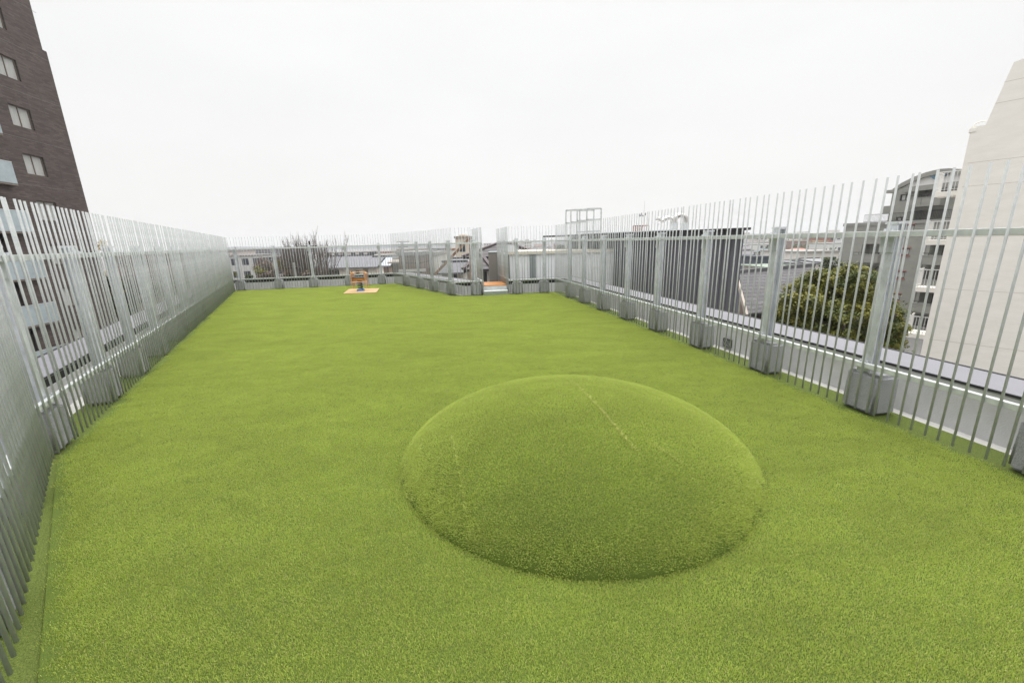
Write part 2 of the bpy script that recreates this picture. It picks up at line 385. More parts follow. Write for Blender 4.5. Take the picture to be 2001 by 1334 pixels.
def grass_on(name, pts, parent=None):
    """pts: (position, normal) pairs; one tuft instanced on each."""
    me = bpy.data.meshes.new(name); me.from_pydata([tuple(p) for p, n_ in pts], [], [])
    me.materials.append(M['fibre'])
    at_ = me.attributes.new('rot', 'FLOAT_VECTOR', 'POINT'); rr_ = random.Random(5); buf = []
    for p, n_ in pts:
        e = (Vector(n_).to_track_quat('Z', 'Y').to_matrix() @ Matrix.Rotation(rr_.random()*6.283, 3, 'Z')).to_euler(); buf += [e.x, e.y, e.z]
    at_.data.foreach_set('vector', buf)
    ob = bpy.data.objects.new(name, me); COL.objects.link(ob); ob.parent = parent; ob['kind'] = 'stuff'
    ng = bpy.data.node_groups.new(name, 'GeometryNodeTree')
    ng.interface.new_socket('Geometry', in_out='INPUT', socket_type='NodeSocketGeometry')
    ng.interface.new_socket('Geometry', in_out='OUTPUT', socket_type='NodeSocketGeometry')
    n = ng.nodes; l = ng.links.new
    gi = n.new('NodeGroupInput'); go = n.new('NodeGroupOutput')
    ci = n.new('GeometryNodeCollectionInfo'); ci.inputs['Collection'].default_value = tufts
    ci.inputs['Separate Children'].default_value = True; ci.inputs['Reset Children'].default_value = True
    mp_ = n.new('GeometryNodeMeshToPoints')
    ip = n.new('GeometryNodeInstanceOnPoints'); ip.inputs['Pick Instance'].default_value = True
    na = n.new('GeometryNodeInputNamedAttribute'); na.data_type = 'FLOAT_VECTOR'; na.inputs['Name'].default_value = 'rot'
    e2r = n.new('FunctionNodeEulerToRotation')
    l(gi.outputs[0], mp_.inputs['Mesh']); l(mp_.outputs[0], ip.inputs['Points']); l(ci.outputs[0], ip.inputs['Instance'])
    l(na.outputs['Attribute'], e2r.inputs[0]); l(e2r.outputs[0], ip.inputs['Rotation'])
    l(ip.outputs[0], go.inputs[0])
    md = ob.modifiers.new('fibres', 'NODES'); md.node_group = ng
    return ob
def inside(x, y, poly):
    c = False; n = len(poly)
    for i in range(n):
        x1, y1 = poly[i]; x2, y2 = poly[(i+1) % n]
        if (y1 > y) != (y2 > y) and x < (x2-x1)*(y-y1)/(y2-y1)+x1: c = not c
    return c
DX, DY, DR, DH, DK = .51, 3.29, 1.47, .5, .645
pts = []; rg = random.Random(9); GS = .092
shr = offset_line([(-1.55+.05, .62), (-4.12, 3.27), P2, P3, P4, P7, P8], -.085)
gpoly = [(p.x, p.y) for p in shr[1:]] + [(5.2,-5.0), (1.6,-5.0), (.2,-1.0), (-1.30, .68), (-2.03, 1.38)]
for iy in range(int((19.6-.75)/GS)):
    for ix in range(int(17.5/GS)):
        x = -12.4+(ix+.5*(iy%2))*GS+rg.uniform(-.02,.02); y = .75+iy*GS+rg.uniform(-.02,.02)
        if math.hypot(x-DX, y-DY) < DR-.03: continue
        if inside(x, y, gpoly): pts.append(((x,y,-.004), (0,0,1)))
ga = grass_on('turf_fibres', pts)

# ---------------------------------------------------------------- play mound
mound = thing('play_mound', 'round turf-covered play mound bulging from the lawn in the foreground', 'mound', (DX, DY, 0))
def mz(r):
    t_ = r/DR
    return DH*max(0, 1-t_*t_)**DK if t_ < 1 else 0
q = MB(); NR, NA = 40, 96
rs = [DR*math.sin(math.pi/2*i/NR) for i in range(NR+1)]
vs = [(0,0,mz(0))]+[(r*math.cos(2*math.pi*k/NA), r*math.sin(2*math.pi*k/NA), mz(r)-.004) for r in rs[1:] for k in range(NA)]
fs = [(0,1+k,1+(k+1)%NA) for k in range(NA)]+[(1+i*NA+k,1+(i+1)*NA+k,1+(i+1)*NA+(k+1)%NA,1+i*NA+(k+1)%NA) for i in range(NR-1) for k in range(NA)]
q.add(vs, fs); mo = q.build('mound_body', M['turf'], mound, smooth=True)
mp_pts = []; nn_ = int(math.pi*DR*DR*1.12/(GS*GS))
for i in range(nn_):
    r = DR*.985*math.sqrt((i+.5)/nn_); a = i*2.399963
    x, y = r*math.cos(a), r*math.sin(a); e_ = .01; r2 = min(r+e_, DR*.999)
    sl = (mz(r2)-mz(r))/(r2-r); sl = max(sl, -1.6)
    mp_pts.append(((x, y, mz(r)-.004), Vector((-sl*math.cos(a), -sl*math.sin(a), 1)).normalized()))
    if r > DR*.9: mp_pts.append(((DR*.96*math.cos(a+.02)+(r-DR*.95)*math.cos(a), DR*.96*math.sin(a+.02)+(r-DR*.95)*math.sin(a), mz(min(DR*.998, DR*.96+(r-DR*.95)))-.004), mp_pts[-1][1]))
gm2 = grass_on('mound_fibres', mp_pts, mound)
# straw coloured seams where the turf pieces meet
seam = MB()
sm = tuft_mesh('seam', .01, 1, 1)
rnd = random.Random(3); vs = []; fs = []; cols = []
def seam_line(a, b, dens=900, wdt=.006):
    a = Vector(a); b = Vector(b); n_ = int((b-a).length*dens)
    for _ in range(n_):
        t_ = rnd.random(); p = a.lerp(b, t_)+Vector((rnd.gauss(0,wdt), rnd.gauss(0,wdt)))
        r = min(p.length, DR*.995); z = mz(r)
        nrm = Vector((p.x*.5, p.y*.5, 1)).normalized()
        h = rnd.uniform(.012,.021); d = rnd.random()*6.283; wa = rnd.random()*3.14
        le = Vector((math.cos(d), math.sin(d), 0))*h*.8; wv = Vector((math.cos(wa), math.sin(wa), 0))*.0016
        base = Vector((p.x,p.y,z)); tip = base+nrm*h+le; md_ = base+nrm*h*.6+le*.35
        o = len(vs); vs.extend([base-wv, base+wv, md_+wv, md_-wv, tip+wv*.5, tip-wv*.5]); fs.extend([(o,o+1,o+2,o+3),(o+3,o+2,o+4,o+5)])
        k = rnd.uniform(.8,1.2); cols.extend([((.47 if path[0][2] != 230 else .42)*k,.475*k,(.15 if path[0][2] != 230 else .11)*k,1)]*8)
def dome_pt(px, py):               # where a photo pixel meets the mound surface
    d = ray(px, py); 
    for i in range(200, 1200):
        p = d*(i*.005/ d.y * 1.0) ; x, y, z = p.x-DX, p.y-DY, p.z+EYE
        if z <= mz(math.hypot(x, y)): return (x, y)
    return (0, 0)
for path in ([((1115,745),(1158,785),150), ((1158,785),(1205,838),380), ((1205,838),(1240,880),480)], [((885,850),(905,960),230),((905,960),(920,1060),230)],
             [((1262,862),(1330,905),250)]):
    vs.clear(); fs.clear(); cols.clear()
    for a, b, dn in path: seam_line(dome_pt(*a), dome_pt(*b), dn)
    me = bpy.data.meshes.new('seam'); me.from_pydata([tuple(v) for v in vs], [], fs); me.materials.append(M['fibre'])
    ca = me.color_attributes.new('fib', 'FLOAT_COLOR', 'CORNER'); ca.data.foreach_set('color', [q_ for c in cols for q_ in c])
    so = bpy.data.objects.new('seam', me); COL.objects.link(so); so.parent = mound

# ================================================================= FENCES
H_BAR = 2.295
bar_meshes = []
for k in range(3):
    q = MB(); q.tube([(0,0,0),(0,0,H_BAR-.02)], .0090, 10); b = q.build('bar', M['galv_bar'], None, smooth=True)
    b.data.polygons[-1].use_smooth = False; b.data.polygons[-2].use_smooth = False
    bar_meshes.append(b.data); bpy.data.objects.remove(b)
# post: H section with head plate and brackets
q = MB()
q.box(-.05,.05,.075,.083,.36,1.86); q.box(-.05,.05,.167,.175,.36,1.86); q.box(-.004,.004,.083,.167,.36,1.86)
q.box(-.062,.062,.066,.185,1.862,1.885)
q.box(-.075,.045,.064,.0735,1.60,1.745); q.box(-.075,.045,.064,.0735,.385,.455)
for bx__ in (-.03, .03):
    for bz in (1.80, .505): q.tube([(bx__,.036,bz),(bx__,.036,bz+.022)], .010, 6)
post_o = q.build('post', M['galv_post']); post_me = post_o.data; bpy.data.objects.remove(post_o)
# padded foot
bmx = bmesh.new(); bmesh.ops.create_cube(bmx, size=1)
for v in bmx.verts: v.co = Vector((v.co.x*.36, v.co.y*.27, v.co.z*.42))
bmesh.ops.bevel(bmx, geom=[e for e in bmx.edges], offset=.035, segments=4, affect='EDGES')
for v in bmx.verts:
    if v.co.z > 0: v.co.x *= .97; v.co.y *= .97
pad_me = bpy.data.meshes.new('padded_foot'); bmx.to_mesh(pad_me); bmx.free(); pad_me.materials.append(M['pad'])
for p in pad_me.polygons: p.use_smooth = p.area < .02
rb = random.Random(11)
def child(name, me, parent, loc, rot=(0,0,0)):
    o = bpy.data.objects.new(name, me); COL.objects.link(o); o.parent = parent; o.location = loc; o.rotation_euler = rot; return o
def fence(A, B, label, posts=(), pitch=.105, first=.05, ends=(0,0), gap=(.0,.0), feet=True):
    """bar line from A to B; outside is local +y (left of travel)."""
    a = Vector(A); b = Vector(B); d = b-a; Ln = d.length; az = math.degrees(math.atan2(d.x, d.y))
    t = thing('railing_fence', label, 'fence', (a.x, a.y, 0), az)
    for nm, z0, z1 in (('top_rail', 1.745, 1.80), ('bottom_rail', .455, .505)):
        r = MB(); r.box(ends[0], Ln-ends[1], .009, .059, z0, z1); r.build(nm, M['galv'], t, bevel=.004)
    s = first; k = 0; cnt = 0; rest = MB(); n_tot = int((Ln-first-.02)/pitch)+1
    cams = sorted(range(n_tot), key=lambda i: (a+d.normalized()*(first+i*pitch)).length)[:100]; keep = set(cams)
    for i in range(n_tot):
        s = first+i*pitch+rb.uniform(-.006,.006)-(.024 if i % 11 == 5 else 0)+(.012 if i % 11 == 4 else 0); rx = rb.gauss(0,.0022); ry = rb.gauss(0,.0028)
        if i in keep: child('bar', bar_meshes[i%3], t, (s, 0, .012), (rx, ry, 0))
        else: rest.tube([(s,0,.012), (s+ry*H_BAR, -rx*H_BAR, H_BAR-.008)], .0090, 6)
    if rest.v: tag(rest.build('bars', M['galv_bar'], t, smooth=True), kind='stuff')
    for s in posts:
        child('post', post_me, t, (s, 0, 0))
        if feet: child('padded_foot', pad_me, t, (s+rb.uniform(-.02,.02), .16, .195), (0,0,rb.uniform(-.04,.04)))
    return t
def s_of(A, B, x=None, y=None):
    if y is not None: return (Vector(B)-Vector(A)).length*(y-A[1])/(B[1]-A[1])
    return (Vector(B)-Vector(A)).length*(x-A[0])/(B[0]-A[0])
fence(P0, P1, 'short galvanised railing run angling past the camera at the near left corner of the roof', posts=[1.0, 2.35, 3.75], pitch=.105)
yl = [3.62, 4.92, 6.02, 7.15, 8.42, 9.55, 10.75, 11.9, 13.1, 14.3, 15.5, 16.7]
fence(P1, P2, 'long galvanised railing along the left edge of the roof below the dark brick tower', posts=[s_of(P1,P2,y=y) for y in yl])
fence(P2, P3, 'galvanised railing across the far left end of the roof behind the spring rider', posts=[s_of(P2,P3,x=x) for x in (-11.95,-10.45,-8.98,-7.5,-6.05)], pitch=.115)
fence(P3, P4, 'galvanised railing running diagonally from the far corner towards the metal steps', posts=[s_of(P3,P4,y=y) for y in (18.35,17.0,15.85,14.55)])
fence(P4, P5, 'very short railing piece ending left of the metal steps', posts=[.72], first=.10)
fence(P5, (-1.45, 16.3), 'side railing on the left of the stepped passage through the parapet', posts=[1.6], feet=False)
fence((-.50, 16.6), P6, 'side railing on the right of the stepped passage through the parapet', posts=[.5], feet=False)
fence(P6, P7, 'short railing between the metal steps and the far right corner', posts=[.30, 1.28])
yr = [13.15, 11.92, 10.58, 9.25, 7.98, 6.62, 5.28, 3.95, 2.62, 1.3]
fence(P7, P8, 'long galvanised railing along the right edge of the roof with grey padded feet', posts=[s_of(P7,P8,y=y) for y in yr], pitch=.104)

# drain grille in the right parapet
Wr = Plane(inn[5].x, inn[5].y, math.degrees(math.atan2(inn[6].x-inn[5].x, inn[6].y-inn[5].y)))
s0, zz = Wr.sz(1422, 681)
dr = thing('drain_grille', 'small black drain grille at the foot of the right parapet', 'drain', Wr.o+Wr.u*s0, Wr.az)
q = MB(); q.box(-.09,.09,-.035,-.002,-.02,.12); q.build('frame', M['black'], dr)
q = MB()
for i in range(6): q.bar((-.08+i*.028,-.038,-.01), (-.05+i*.028,-.038,.11), .004, .006)
q.build('grille', M['galv'], dr)

# ---------------------------------------------------------------- metal steps
d0 = math.degrees(math.atan2(.88, .13))
st = thing('metal_steps', 'galvanised two-step stair with an orange deck in the gap of the far railing', 'steps', (-.93, 14.05, 0), 82)
checker = mat('green grey tread plate', (.33, .36, .33), .5, .5, var=.5, vs=60)
q = MB(); q.box(.0,.86,.02,.36,-.01,.135); q.build('lower_step', [M['galv']], st, bevel=.004)
q = MB(); q.box(.0,.86,.012,.0195,.0,.128); q.build('riser_plate', checker, st)
q = MB(); q.box(.0,.86,.37,.40,-.01,.275); q.build('riser', M['galv'], st)
q = MB(); q.box(.0,.86,.37,1.7,.277,.30); q.build('deck', M['wood_o'], st)
boxo('skirt', (.005,.855,.41,1.6,.0,.272), M['galv'], st)

# ---------------------------------------------------------------- spring rider
sr = thing('spring_rider', 'wooden spring rider toy with twin side panels and black seat on blue base', 'toy', (-6.05, 16.45, .035), 84)
SP = .26
prof = [(0,.60),(.02,.80),(.07,.80),(.09,.68),(.16,.74),(.22,.66),(.30,.74),(.38,.66),(.50,.70),(.56,.60),(.52,.52),(.50,.40),(.50,.14),(.44,.12),(.42,.34),(.36,.42),(.24,.44),(.16,.40),(.13,.10),(.06,.10),(.07,.38),(.03,.48)]
for sx in (-1, 1):
    q = MB(); n = len(prof); x0 = sx*SP-.012; x1 = sx*SP+.012
    q.add([(x0,p[0]-.28,p[1]) for p in prof]+[(x1,p[0]-.28,p[1]) for p in prof],
          [tuple(range(n))[::-1], tuple(range(n,2*n))], 1)
    o = len(q.v)-2*n
    q.f += [(i,(i+1)%n,n+(i+1)%n,n+i) for i in range(n)]; q.mi += [0]*n
    q.build('side_panel', [M['wood'], M['wood_d']], sr)
boxo('seat', (-SP+.014,SP-.014,-.17,.12,.50,.535), M['seat'], sr, .01)
boxo('seat_beam', (-SP+.014,SP-.014,-.15,.02,.40,.495), M['wood_o'], sr)
q = MB(); q.tube([(-SP-.03,-.245,.74),(SP+.03,-.245,.74)], .014); q.build('handle', M['wood'], sr)
q = MB(); q.tube([(-SP-.05,-.20,.35),(SP+.05,-.20,.35)], .017); q.build('footrest', M['wood'], sr)
q = MB(); q.tube([(.095*math.cos(a*.35),-.03+.095*math.sin(a*.35), .055+.325*a/80) for a in range(81)], .017, 8); q.build('coil_spring', M['rubber'], sr, smooth=True)
q = MB(); q.tube([(0,-.03,0),(0,-.03,.05)], [.16,.14], 20); q.build('base_plate', M['blue'], sr)
pf = [gr(670.9,574.4), gr(735.2,572.4), gr(741.5,564.3), gr(682.1,565.9)]
pp = thing('rubber_platform', 'tan square platform mat under the spring rider', 'platform', (0,0,0))
q = MB(); q.prism([(p.x,p.y) for p in pf], -.002, .028); q.build('mat', M['deck_mat'], pp)
q = MB(); c0 = sum((Vector((p.x,p.y)) for p in pf), Vector((0,0)))/4
q.prism([((p.x-c0.x)*.99+c0.x, (p.y-c0.y)*.99+c0.y) for p in pf], -.01, -.003); q.build('base_edge', M['black'], pp)

# ================================================================= SURROUNDINGS
def wall_open(mb, s0, s1, z0, z1, rects, depth=.12, y=0, mi=0):
    xs = sorted({s0, s1, *[r[0] for r in rects], *[r[1] for r in rects]}); zs = sorted({z0, z1, *[r[2] for r in rects], *[r[3] for r in rects]})
    xs = [x for x in xs if s0 <= x <= s1]; zs = [z for z in zs if z0 <= z <= z1]
    for i in range(len(xs)-1):
        for j in range(len(zs)-1):
            cx_, cz = (xs[i]+xs[i+1])/2, (zs[j]+zs[j+1])/2
            if any(r[0] < cx_ < r[1] and r[2] < cz < r[3] for r in rects): continue
            mb.add([(xs[i],y,zs[j]),(xs[i+1],y,zs[j]),(xs[i+1],y,zs[j+1]),(xs[i],y,zs[j+1])], [(0,1,2,3)], mi)
    for a, b, c, d in rects:
        a = max(a, s0); b = min(b, s1); c = max(c, z0); d = min(d, z1); Y = y+depth
        mb.add([(a,y,c),(b,y,c),(b,y,d),(a,y,d),(a,Y,c),(b,Y,c),(b,Y,d),(a,Y,d)], [(0,4,5,1),(1,5,6,2),(2,6,7,3),(3,7,4,0)], mi)
def window(parent, s0, s1, z0, z1, y=.12, fm=None, curtain=True, panes=2, fw=.05, name='window'):
    fm = fm or M['frame']; q = MB()
    q.box(s0, s1, y-.05, y-.002, z0, z0+fw); q.box(s0, s1, y-.05, y-.002, z1-fw, z1)
    q.box(s0, s0+fw, y-.05, y-.002, z0+fw, z1-fw); q.box(s1-fw, s1, y-.05, y-.002, z0+fw, z1-fw)
    for k in range(1, panes):
        x = s0+(s1-s0)*k/panes; q.box(x-fw/2, x+fw/2, y-.048, y-.003, z0+fw, z1-fw)
    f = q.build(name, fm, parent)
    q = MB(); q.box(s0+.001, s1-.001, y, y+.02, z0+.001, z1-.001); q.build('pane', M['curtain'] if curtain else M['glass'], f)
    return f

# ---- dark brick tower on the left
T = Plane(-32.40, 33.0, 169.6)
M['brick'] = brick_mat('dark brown brick', (.055,.038,.034), (.105,.076,.066), (.06,.05,.045), .42, .095, msize=.012)
tw = thing('brick_tower', 'tall dark brown brick apartment tower rising beyond the left railing', 'building', T.o, T.az-180)
wr = [T.rect([(43.5,299),(84.4,308),(94.5,346),(54,340)]), T.rect([(15.8,201.6),(60,215.8),(70,254.5),(27.7,243)])]
pitch = wr[1][3]-wr[0][3]; ws0, ws1 = wr[0][0], wr[0][1]; wz0, wz1 = wr[0][2], wr[0][3]
zst = T.sz(92,102)[1]; sst = T.sz(83,97)[0]
rects = [(ws0, ws1, wz0+k*pitch, wz1+k*pitch) for k in range(-5, 5)]
br = T.sz(25,360); bt = T.sz(14,315); b2 = T.sz(48.6,458.5)
door = [(br[0]+1.6, br[0]+2.7, br[1]-.9+k*pitch-pitch+.35, br[1]-.1+k*pitch-.15) for k in range(-4, 4)]
q = MB(); wall_open(q, 0, 26, GZ, zst, [r for r in rects if r[3] < zst-.1]+[r for r in door if r[3] < zst], .16)
wall_open(q, sst, 26, zst, 32, [r for r in rects if r[2] > zst], .16)
q.add([(0,0,GZ),(0,14,GZ),(0,14,zst),(0,0,zst)], [(0,1,2,3)]); q.add([(sst,0,zst),(sst,14,zst),(sst,14,32),(sst,0,32)], [(0,1,2,3)])
q.add([(0,0,zst),(sst,0,zst),(sst,14,zst),(0,14,zst)], [(0,1,2,3)]); q.add([(sst,0,32),(26,0,32),(26,14,32),(sst,14,32)], [(0,1,2,3)])
q.add([(26,0,GZ),(26,14,GZ),(26,14,32),(26,0,32)], [(3,2,1,0)]); q.add([(0,14,GZ),(26,14,GZ),(26,14,32),(sst,14,32),(sst,14,zst),(0,14,zst)], [(5,4,3,2,1,0)])
for k in range(-5, 4):
    if rects[k+5][2] < zst:
        pass
q.build('wall', M['brick'], tw)
for r in rects: window(tw, *r, y=.16, fm=M['frame_t'])
for r in door:
    if r[3] < zst: f = boxo('balcony_door', (r[0], r[1], .14, .159, r[2], r[3]), M['frame'], tw)
zj = T.sz(140,295)[1]
q = MB()
for k in range(-4, 4):
    z = zj+k*pitch
    q.box(.0, 26, -.004, -.001, z, z+.025)
q.build('floor_joint', mat('grey floor joint', (.15,.135,.13), .8), tw)
q = MB(); q.box(1.55, 1.60, -.004, -.0015, GZ, zst-.1); q.box(ws0-.06, ws0-.03, -.004, -.0015, GZ, zst-.1)
q.build('vertical_joint', mat('dark joint', (.075,.062,.058), .8), tw)
for k in range(-4, 3):
    z0 = br[1]+k*pitch; b = thing('balcony', None, None); b.parent = tw; b.location = (br[0], 0, z0)
    for key in list(b.keys()): del b[key]
    boxo('slab', (0, 9, -.28, -.005, -.10, 0), M['frame_t'], b)
    q = MB()
    for j in range(6): q.box(j*1.2+.0, j*1.2+1.17, -.28, -.262, .02, 1.30)
    q.build('glass_panel', M['glass_bal'], b)
    q = MB(); q.box(0, 9, -.29, -.25, 1.302, 1.33); q.box(0, .02, -.26, -.006, .02, 1.3); q.build('handrail', M['galv'], b)

def mirror_tree(o):                 # the tower is measured from its far corner towards us: flip its local x
    for c in o.children:
        c.location.x *= -1
        if c.type == 'MESH':
            for v in c.data.vertices: v.co.x *= -1
            c.data.flip_normals()
        mirror_tree(c)
mirror_tree(tw)

# ---- white concrete block on the right
B = Plane(25.36, 24.10, 146.2)
wb = thing('concrete_building', 'windowless off-white concrete building filling the right edge beyond the railing', 'building', B.o, B.az)
zc = B.sz(1927,244)[1]; ss = B.sz(1927,240)[0]; p3 = B.sz(1981,122)
q = MB(); q.slab([(0,GZ),(22,GZ),(22,zc),(0,zc)], 0, 9); q.build('wall', M['concrete_w'], wb)
q = MB(); q.slab([(ss,zc+.002),(22,zc+.002),(22,p3[1]+.4),(p3[0]+1.2,p3[1]+.25),(p3[0],p3[1])], .0, 8); q.build('upper_wall', M['concrete_w'], wb)
boxo('cap_edge', (-.06, .22, -.03, .4, zc-.28, zc-.05), M['concrete_w'], wb, .02)
q = MB(); q.tube([(ss-.45,.1,zc-.05),(ss-.42,.1,zc+.14),(ss-.25,.1,zc+.22),(ss-.02,.1,zc+.2)], .035, 8); q.build('roof_pipe', M['concrete_w'], wb)
for px, py in ((1891,319),(1880,365),(1852,463),(1838,564),(1815,662),(1943,203),(1961,161)):
    s_, z = B.sz(px, py); boxo('joint', (max(s_,.0) if z < zc else s_+.02, 22, -.004, .0, z-.009, z+.009), M['joint'], wb)
for k in range(4):
    zt = B.sz(1846,372+k*97)[1]-.02*k
    b = thing('balcony', None, None); b.parent = wb; b.location = (0, 1.0, zt)
    for key in list(b.keys()): del b[key]
    boxo('slab', (-1.15, -.002, 0, 1.5, -.28, 0), M['concrete_w'], b)
    q = MB(); q.bar((-1.12,.04,1.1), (0,.04,1.1), .05, .05); q.bar((-1.12,.04,1.1), (-1.12,1.4,1.1), .05, .05); q.bar((-1.12,.04,.12), (0,.04,.12), .03, .03); q.bar((-1.12,.04,.12), (-1.12,1.4,.12), .03, .03)
    for i in range(9): q.bar((-1.12+i*.135,.04,0), (-1.12+i*.135,.04,1.1), .022, .022)
    for i in range(10): q.bar((-1.12,.04+i*.14,0), (-1.12,.04+i*.14,1.1), .022, .022)
    q.build('balcony_railing', M['white_metal'], b)

# ---- grey apartment building
A_ = Plane(50.2, 60.0, 169.1)
A2_ = Plane(50.2+1.2*math.sin(R_(79.1)), 60.0+1.2*math.cos(R_(79.1)), 169.1)   # upper storeys set back
def pu(x, y): return A2_.sz(1640+x*Z, 310+y*Z)
ga_ = thing('apartment_building', 'grey apartment building with arched roof and balconies behind the green tree', 'building', A_.o, A_.az)
def P(px, py): return A_.sz(px, py)
Z = 260/1577.; Z2 = 260/1652.
def pa(x, y): return P(1640+x*Z, 310+y*Z)
def pb(x, y): return P(1640+x*Z2, 500+y*Z2)
def rc(f, pts_):
    q_ = sorted(f(*p) for p in pts_); zz_ = sorted(p[1] for p in q_); return ((q_[0][0]+q_[1][0])/2, (q_[2][0]+q_[3][0])/2, (zz_[0]+zz_[1])/2, (zz_[2]+zz_[3])/2)
zl = pa(65,775)[1]; sl_ = pa(65,775)[0]; sr_ = 34
su = pu(640,360)[0]; zu = pu(640,360)[1]
fp = 2.95
w_red = rc(pa, [(680,1060),(835,1065),(825,1145),(672,1140)])
w_up = rc(pu, [(725,425),(840,418),(832,495),(715,500)])
bal_low = rc(pa, [(230,1135),(525,1140),(515,1235),(215,1215)])
bal_up = rc(pu, [(885,475),(1285,445),(1265,550),(870,570)])
bal_r = rc(pa, [(1035,1150),(1260,1150),(1245,1255),(1025,1250)])
lowr = []; reds = []; rec = []; recr = []
for k in range(-3, 2):
    if w_red[3]+k*fp < zl-.2: reds.append((w_red[0], w_red[1], w_red[2]+k*fp, w_red[3]+k*fp))
    z0 = bal_low[3]+k*fp
    if z0+1.4 < zl: rec.append((bal_low[0]+.3, bal_low[1]+1.0, z0-.9, z0+1.45))
    z0 = bal_r[3]+k*fp
    if z0+1.4 < zl: recr.append((bal_r[0]+.1, sr_-.5, z0-.9, z0+1.45))
ups = [(w_up[0], w_up[1], w_up[2]-k*fp*.97, w_up[3]-k*fp*.97) for k in (0, 1)]
recu = [(bal_up[0]+.4, bal_up[1], bal_up[3]-k*fp*.97-.9, bal_up[3]-k*fp*.97+1.4) for k in (0, 1)]
recu[1] = (recu[1][0], recu[1][1], zl+.02, recu[1][3])
ups[1] = (ups[1][0], ups[1][1], max(ups[1][2], zl+.1), ups[1][3])
q = MB(); wall_open(q, sl_, sr_, GZ, zl, reds+rec+recr, 1.2); wall_open(q, su, sr_, zl, zu, ups+recu, 1.2, y=1.2)
q.add([(sl_,0,GZ),(sl_,14,GZ),(sl_,14,zl),(sl_,0,zl)], [(0,1,2,3)]); q.add([(su,1.2,zl),(su,14,zl),(su,14,zu),(su,1.2,zu)], [(0,1,2,3)])
q.add([(sl_,0,zl),(sr_,0,zl),(sr_,14,zl),(sl_,14,zl)], [(0,1,2,3)]); q.add([(su,1.2,zu),(sr_,1.2,zu),(sr_,14,zu),(su,14,zu)], [(0,1,2,3)])
for r in rec+recr: q.box(r[0], r[1], 1.2, 1.25, r[2], r[3])
for r in recu: q.box(r[0], r[1], 2.4, 2.45, r[2], r[3])
q.build('wall', M['grey_wall'], ga_)
for r in reds:
    window(ga_, *r, y=.12, fm=M['frame'], panes=3, fw=.12); 
    boxo('sill', (r[0]-.12, r[1]+.12, -.12, .0-.002, r[2]-.16, r[2]), M['red_frame'], ga_); boxo('lintel', (r[0]-.12, r[1]+.12, -.12, -.002, r[3], r[3]+.12), M['red_frame'], ga_)
for r in ups: window(ga_, *r, y=1.4, panes=2, fw=.09)
def balc(r, z, y0, out=1.0):
    b = thing('balcony', None, None); b.parent = ga_; b.location = (r[0], y0, z)
    for key in list(b.keys()): del b[key]
    L_ = r[1]-r[0]
    boxo('parapet_panel', (0, L_, -out, -.003, -1.05, 0), M['grey_wall'], b); boxo('ledge', (-.05, L_+.05, -out-.05, -.0, .002, .06), M['grey_light'], b)
    q = MB(); q.bar((0,-out+.1,.32), (L_,-out+.1,.32), .05, .05)
    for i in range(int(L_/.7)+1): q.bar((i*.7,-out+.1,.06), (i*.7,-out+.1,.32), .04, .04)
    q.build('handrail', M['frame'], b); boxo('drain_pipe', (L_*.42, L_*.42+.06, -out-.06, -out-.002, -.85, -.1), M['grey_light'], b)
for r in rec:
    balc((bal_low[0], bal_low[1]), r[2]+.9, 0); window(ga_, r[1]-2.6, r[1]-1.0, r[2]+.3, r[2]+2.1, y=1.19, fw=.09, name='balcony_window')
for r in recr:
    balc((bal_r[0], sr_-.5), r[2]+.9, 0); window(ga_, r[0]+.6, r[0]+3.2, r[2]+.4, r[2]+2.1, y=1.19, fw=.09, name='balcony_window', curtain=False)
for i, r in enumerate(recu):
    if i == 0: balc((bal_up[0], bal_up[1]), r[2]+.9, 1.2)
    window(ga_, r[0]+2.7, r[0]+3.9, r[2]+.1, r[2]+2.0, y=2.39, fw=.09, name='balcony_window'); window(ga_, r[0]+5.3, r[0]+6.4, r[2]+.1, r[2]+2.0, y=2.39, fw=.09, name='balcony_window', curtain=False)
# arched roof gable
arc = [pu(640,360), pu(740,290), pu(880,220), pu(1040,160), pu(1200,122), pu(1310,115), pu(1480,130)]
arc2 = [(a[0], a[1]-.62) for a in arc[1:]]
q = MB(); ar = arc+[(sr_, arc[-1][1]-.9)]
lo = [pu(1040,215), pu(775,320)]
top = ar; bot = [(p[0], p[1]-.55) for p in ar]
for i in range(len(top)-1):
    q.slab([bot[i], bot[i+1], top[i+1], top[i]], 1.1, 13)
q.build('arched_roof', M['grey_wall'], ga_)
q = MB(); inner = [(p[0], p[1]) for p in bot]; base = [(p[0], zu-.01) for p in bot]
for i in range(1, len(inner)-1):
    if inner[i][1] > zu and inner[i+1][1] > zu: q.slab([base[i], base[i+1], inner[i+1], inner[i]], 1.45, 1.6)
q.build('gable_infill', M['white'], ga_)
q = MB(); q.slab([pu(1150,262), pu(1300,175), pu(1060,205)][::1], 1.2, 1.44); q.build('skylight', mat('blue glass', (.08,.16,.22), .15), ga_)
e0 = pu(905,320); e1_ = pu(1290,280)
boxo('eave_band', (e0[0]-1, sr_, .7, 1.19, zu-.62, zu-.02), M['grey_wall'], ga_)
dp = pa(1085,730); q = MB(); q.tube([(dp[0],-.1,dp[1]), (dp[0],-.1,GZ)], .09, 8); q.build('downpipe', M['white'], ga_)
q = MB(); rl = pa(280,680); 
for zz_ in (.15, 1.1): q.bar((rl[0],.3,zl+zz_), (sr_-7,.3,zl+zz_), .05, .05)
for i in range(int((sr_-7-rl[0])/.16)): q.bar((rl[0]+i*.16,.3,zl), (rl[0]+i*.16,.3,zl+1.1), .02, .02)
q.build('roof_railing', M['frame'], ga_)
boxo('roof_parapet', (sl_-.1, sr_, -.12, -.003, zl-.35, zl+.06), M['grey_light'], ga_)
